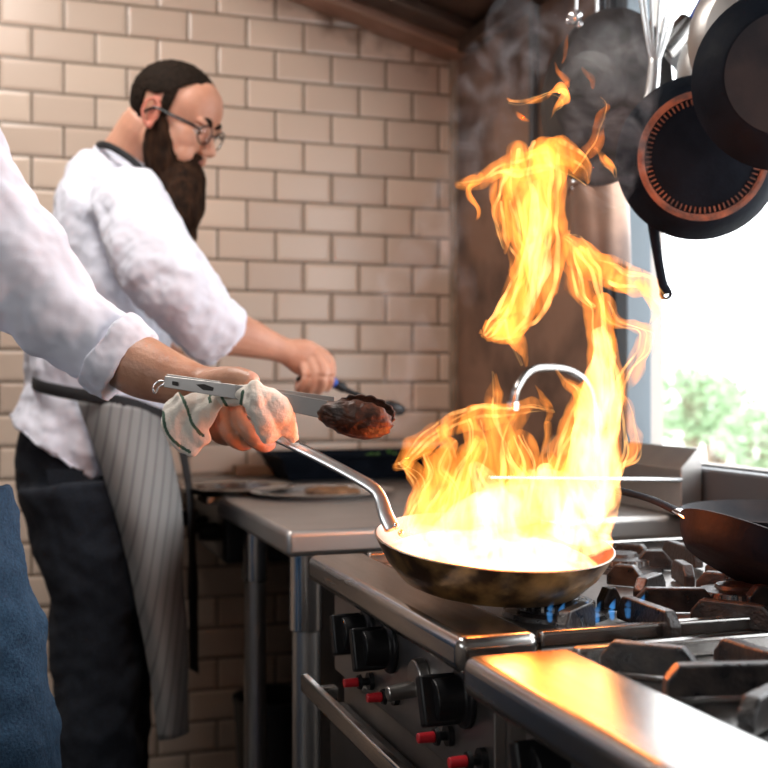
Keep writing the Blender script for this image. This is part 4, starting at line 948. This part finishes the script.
for i, (k, dd, pts) in enumerate(TG):
    bm = B()
    ph = rr.uniform(0,6)
    P3 = []; R3 = []
    for j, (x, y, w) in enumerate(pts):
        D = 1.27+dd*1.6+.010*math.sin(ph+j*1.1)
        P3.append(P(x,y,D)); wr = w/FPX*D; R3.append((max(wr*.62,.0008), wr))
    # b lies along hint: choose hint in the picture plane perpendicular to the run
    run = (P3[-1]-P3[0]); hint = run.cross(FWD)
    t0 = rr.uniform(0,9)
    def wob(v, th, u, t0=t0): return v*(1+.16*math.sin(th*3+t0+u*9)+.08*math.sin(th*5-t0+u*17))
    tube(bm, P3, R3, seg=22, hint=hint, sub=7, fn=wob)
    outward(bm)
    for v in bm.verts:
        q = v.co*22; v.co += (RGT*noise.noise(q+Vector((0,0,i*3)))+UP*noise.noise(q+Vector((5,i,0))))*.008
        q = v.co*60; v.co += (RGT*noise.noise(q)+UP*noise.noise(q+Vector((9,0,0))))*.0036
    o = obj('flame_tongue', bm, {'c':'flame_core','f':'flame','t':'flame_tip'}[k], fire, recalc=False)
    # bright filaments running through the tongue
    if max(w for _,_,w in pts) > 6:
        bm = B(); NF = 3 if k != 't' else 1
        for s_ in range(NF):
            off = rr.uniform(-.85,.85); ph2 = rr.uniform(0,6); q3 = []; r3 = []
            hn = (hint - FWD*hint.dot(FWD)).normalized()
            for j, p in enumerate(P3):
                q3.append(p + hn*R3[j][1]*(off+.25*math.sin(ph2+j*1.3)) + FWD*R3[j][0]*.5*math.sin(ph2*2+j)); r3.append(max(R3[j][1]*rr.uniform(.07,.2), .0006))
            t1_ = B(); tube(t1_, q3, r3, seg=10, hint=hint, sub=7); outward(t1_); merge(bm, t1_)
        for v in bm.verts:
            q = v.co*40; v.co += (RGT*noise.noise(q+Vector((0,0,i*3)))+UP*noise.noise(q+Vector((5,i,0))))*.004
        obj('flame_streak', bm, 'flame_streak', o, recalc=False)
# burning liquid film in the pan
bm = B(); lathe(bm, [(0,-.030),(.112,-.028),(.118,-.020),(.10,-.012),(0,-.010)], fmt, 48); obj('flame_bed', bm, 'flame_core', fire)
# flame light
def plight(name, p, e, col, r, cast=True):
    L_ = bpy.data.lights.new(name, 'POINT'); L_.energy = e; L_.color = col; L_.shadow_soft_size = r; L_.specular_factor = .7
    o = bpy.data.objects.new(name, L_); COL.objects.link(o); o.location = p; return o
plight('fire_light', P(510,515,1.27), FL*2.2, (1,.42,.13), .022)
plight('fire_light', P(590,400,1.27), FL, (1,.40,.11), .018)
plight('fire_light', P(542,215,1.27), FL, (1,.40,.11), .020)
# blue burner flames under the pan
M['blue_fire'] = flame_mat('blue_gas_flame', (.08,.40,1,45), 2)
bm = B()
for k, (px,py) in enumerate(((550,610),(561,612),(573,611),(585,609),(597,611),(612,608),(628,606),(641,604))):
    q = P(px,py,1.17+.012*(k%3)); tube(bm, [q+Vector((0,0,-.010)), q, q+Vector((.004,0,.009))], [.003,.0036,.0008], seg=10, sub=4)
obj('blue_burner_flames', bm, 'blue_fire', fire, label='small blue gas flames below the pan')
# thin smoke curling off the fire
m = bpy.data.materials.new('thin_smoke'); m.use_nodes = True; n = m.node_tree.nodes; l = m.node_tree.links; n.clear()
out = n.new('ShaderNodeOutputMaterial'); vs = n.new('ShaderNodeVolumeScatter'); vs.inputs['Color'].default_value = (.85,.88,.95,1); vs.inputs['Anisotropy'].default_value = .2
tc = n.new('ShaderNodeTexCoord'); t = n.new('ShaderNodeTexNoise'); t.inputs['Scale'].default_value = 16; t.inputs['Detail'].default_value = 4; t.inputs['Distortion'].default_value = 2.2
l.new(tc.outputs['Object'], t.inputs[0]); r = n.new('ShaderNodeMapRange'); r.inputs[1].default_value = .48; r.inputs[2].default_value = .75; r.inputs[3].default_value = 0; r.inputs[4].default_value = 5
l.new(t.outputs[0], r.inputs[0]); l.new(r.outputs[0], vs.inputs['Density']); l.new(vs.outputs[0], out.inputs['Volume']); M['smoke'] = m
bm = B()
tube(bm, [P(420,455,1.45),P(405,400,1.48),P(418,350,1.50),P(400,300,1.50),P(425,250,1.52),P(440,190,1.55)], [.015,.03,.038,.040,.036,.02], seg=14, sub=5)
tube(bm, [P(470,300,1.45),P(450,240,1.48),P(480,150,1.50),P(500,80,1.52),P(520,30,1.55)], [.01,.03,.05,.06,.05], seg=14, sub=5)
tube(bm, [P(600,210,1.40),P(612,160,1.42),P(600,110,1.43),P(612,60,1.46),P(590,10,1.5)], [.01,.05,.065,.06,.05], seg=14, sub=5)
bm = fuse(bm, .008, 4); ruffle(bm, .014, 14, 3)
o = obj('smoke', bm, 'smoke', label='thin bluish smoke curling around the flames', cat='smoke', kind='stuff')
# ============================================================ LIGHT
wd = bpy.data.worlds.new('world'); SC.world = wd; wd.use_nodes = True
n = wd.node_tree.nodes; l = wd.node_tree.links; bg = n['Background']
bg.inputs['Color'].default_value = (.93,.97,1.0,1); bg.inputs['Strength'].default_value = WS
def area(name, loc, rot, sx, sy, e, col, spread=180):
    L_ = bpy.data.lights.new(name, 'AREA'); L_.shape = 'RECTANGLE'; L_.size = sx; L_.size_y = sy; L_.energy = e; L_.color = col; L_.spread = math.radians(spread)
    o = bpy.data.objects.new(name, L_); COL.objects.link(o); o.location = loc; o.rotation_euler = rot; return o
# daylight through the window and the added left opening (portals guide the sky sampling)
a = area('window_portal', (WX+.09,(VY0+VY1)/2,(VZ0+VZ1)/2), (0,math.radians(90),0), VZ1-VZ0, VY1-VY0, 1, (1,1,1)); a.data.cycles.is_portal = True
a = area('fill_opening_portal', (XL-.11,(HY0+HY1)/2,(HZ0+HZ1)/2), (0,math.radians(-90),0), HZ1-HZ0, HY1-HY0, 1, (1,1,1)); a.data.cycles.is_portal = True
# unseen strip lamp, added overhead to brighten the wall and shirts
lp = thing('fill_lamp', (-.10,1.85,ZC-.06), 'slim white fill lamp added out of view over the aisle', 'fill lamp')
bm = B(); box(bm, (-.25,1.25,ZC-.04),(.05,2.45,ZC)); obj('fill_lamp_housing', bm, 'lamp', lp, smooth=False, bevel=.005)
area('fill_lamp_light', (-.10,1.85,ZC-.045), (0,0,0), .28, 1.15, LE, (1,.94,.88))
SC.view_settings.view_transform = 'Standard'; SC.view_settings.look = 'None'; SC.view_settings.gamma = 1; SC.view_settings.exposure = EXPO; SC.view_settings.use_curve_mapping = False
SC.cycles.use_denoising = True; SC.cycles.max_bounces = 8; SC.cycles.transparent_max_bounces = 24; SC.cycles.volume_bounces = 0
SC.cycles.volume_step_rate = 1.0; SC.cycles.sample_clamp_indirect = 6
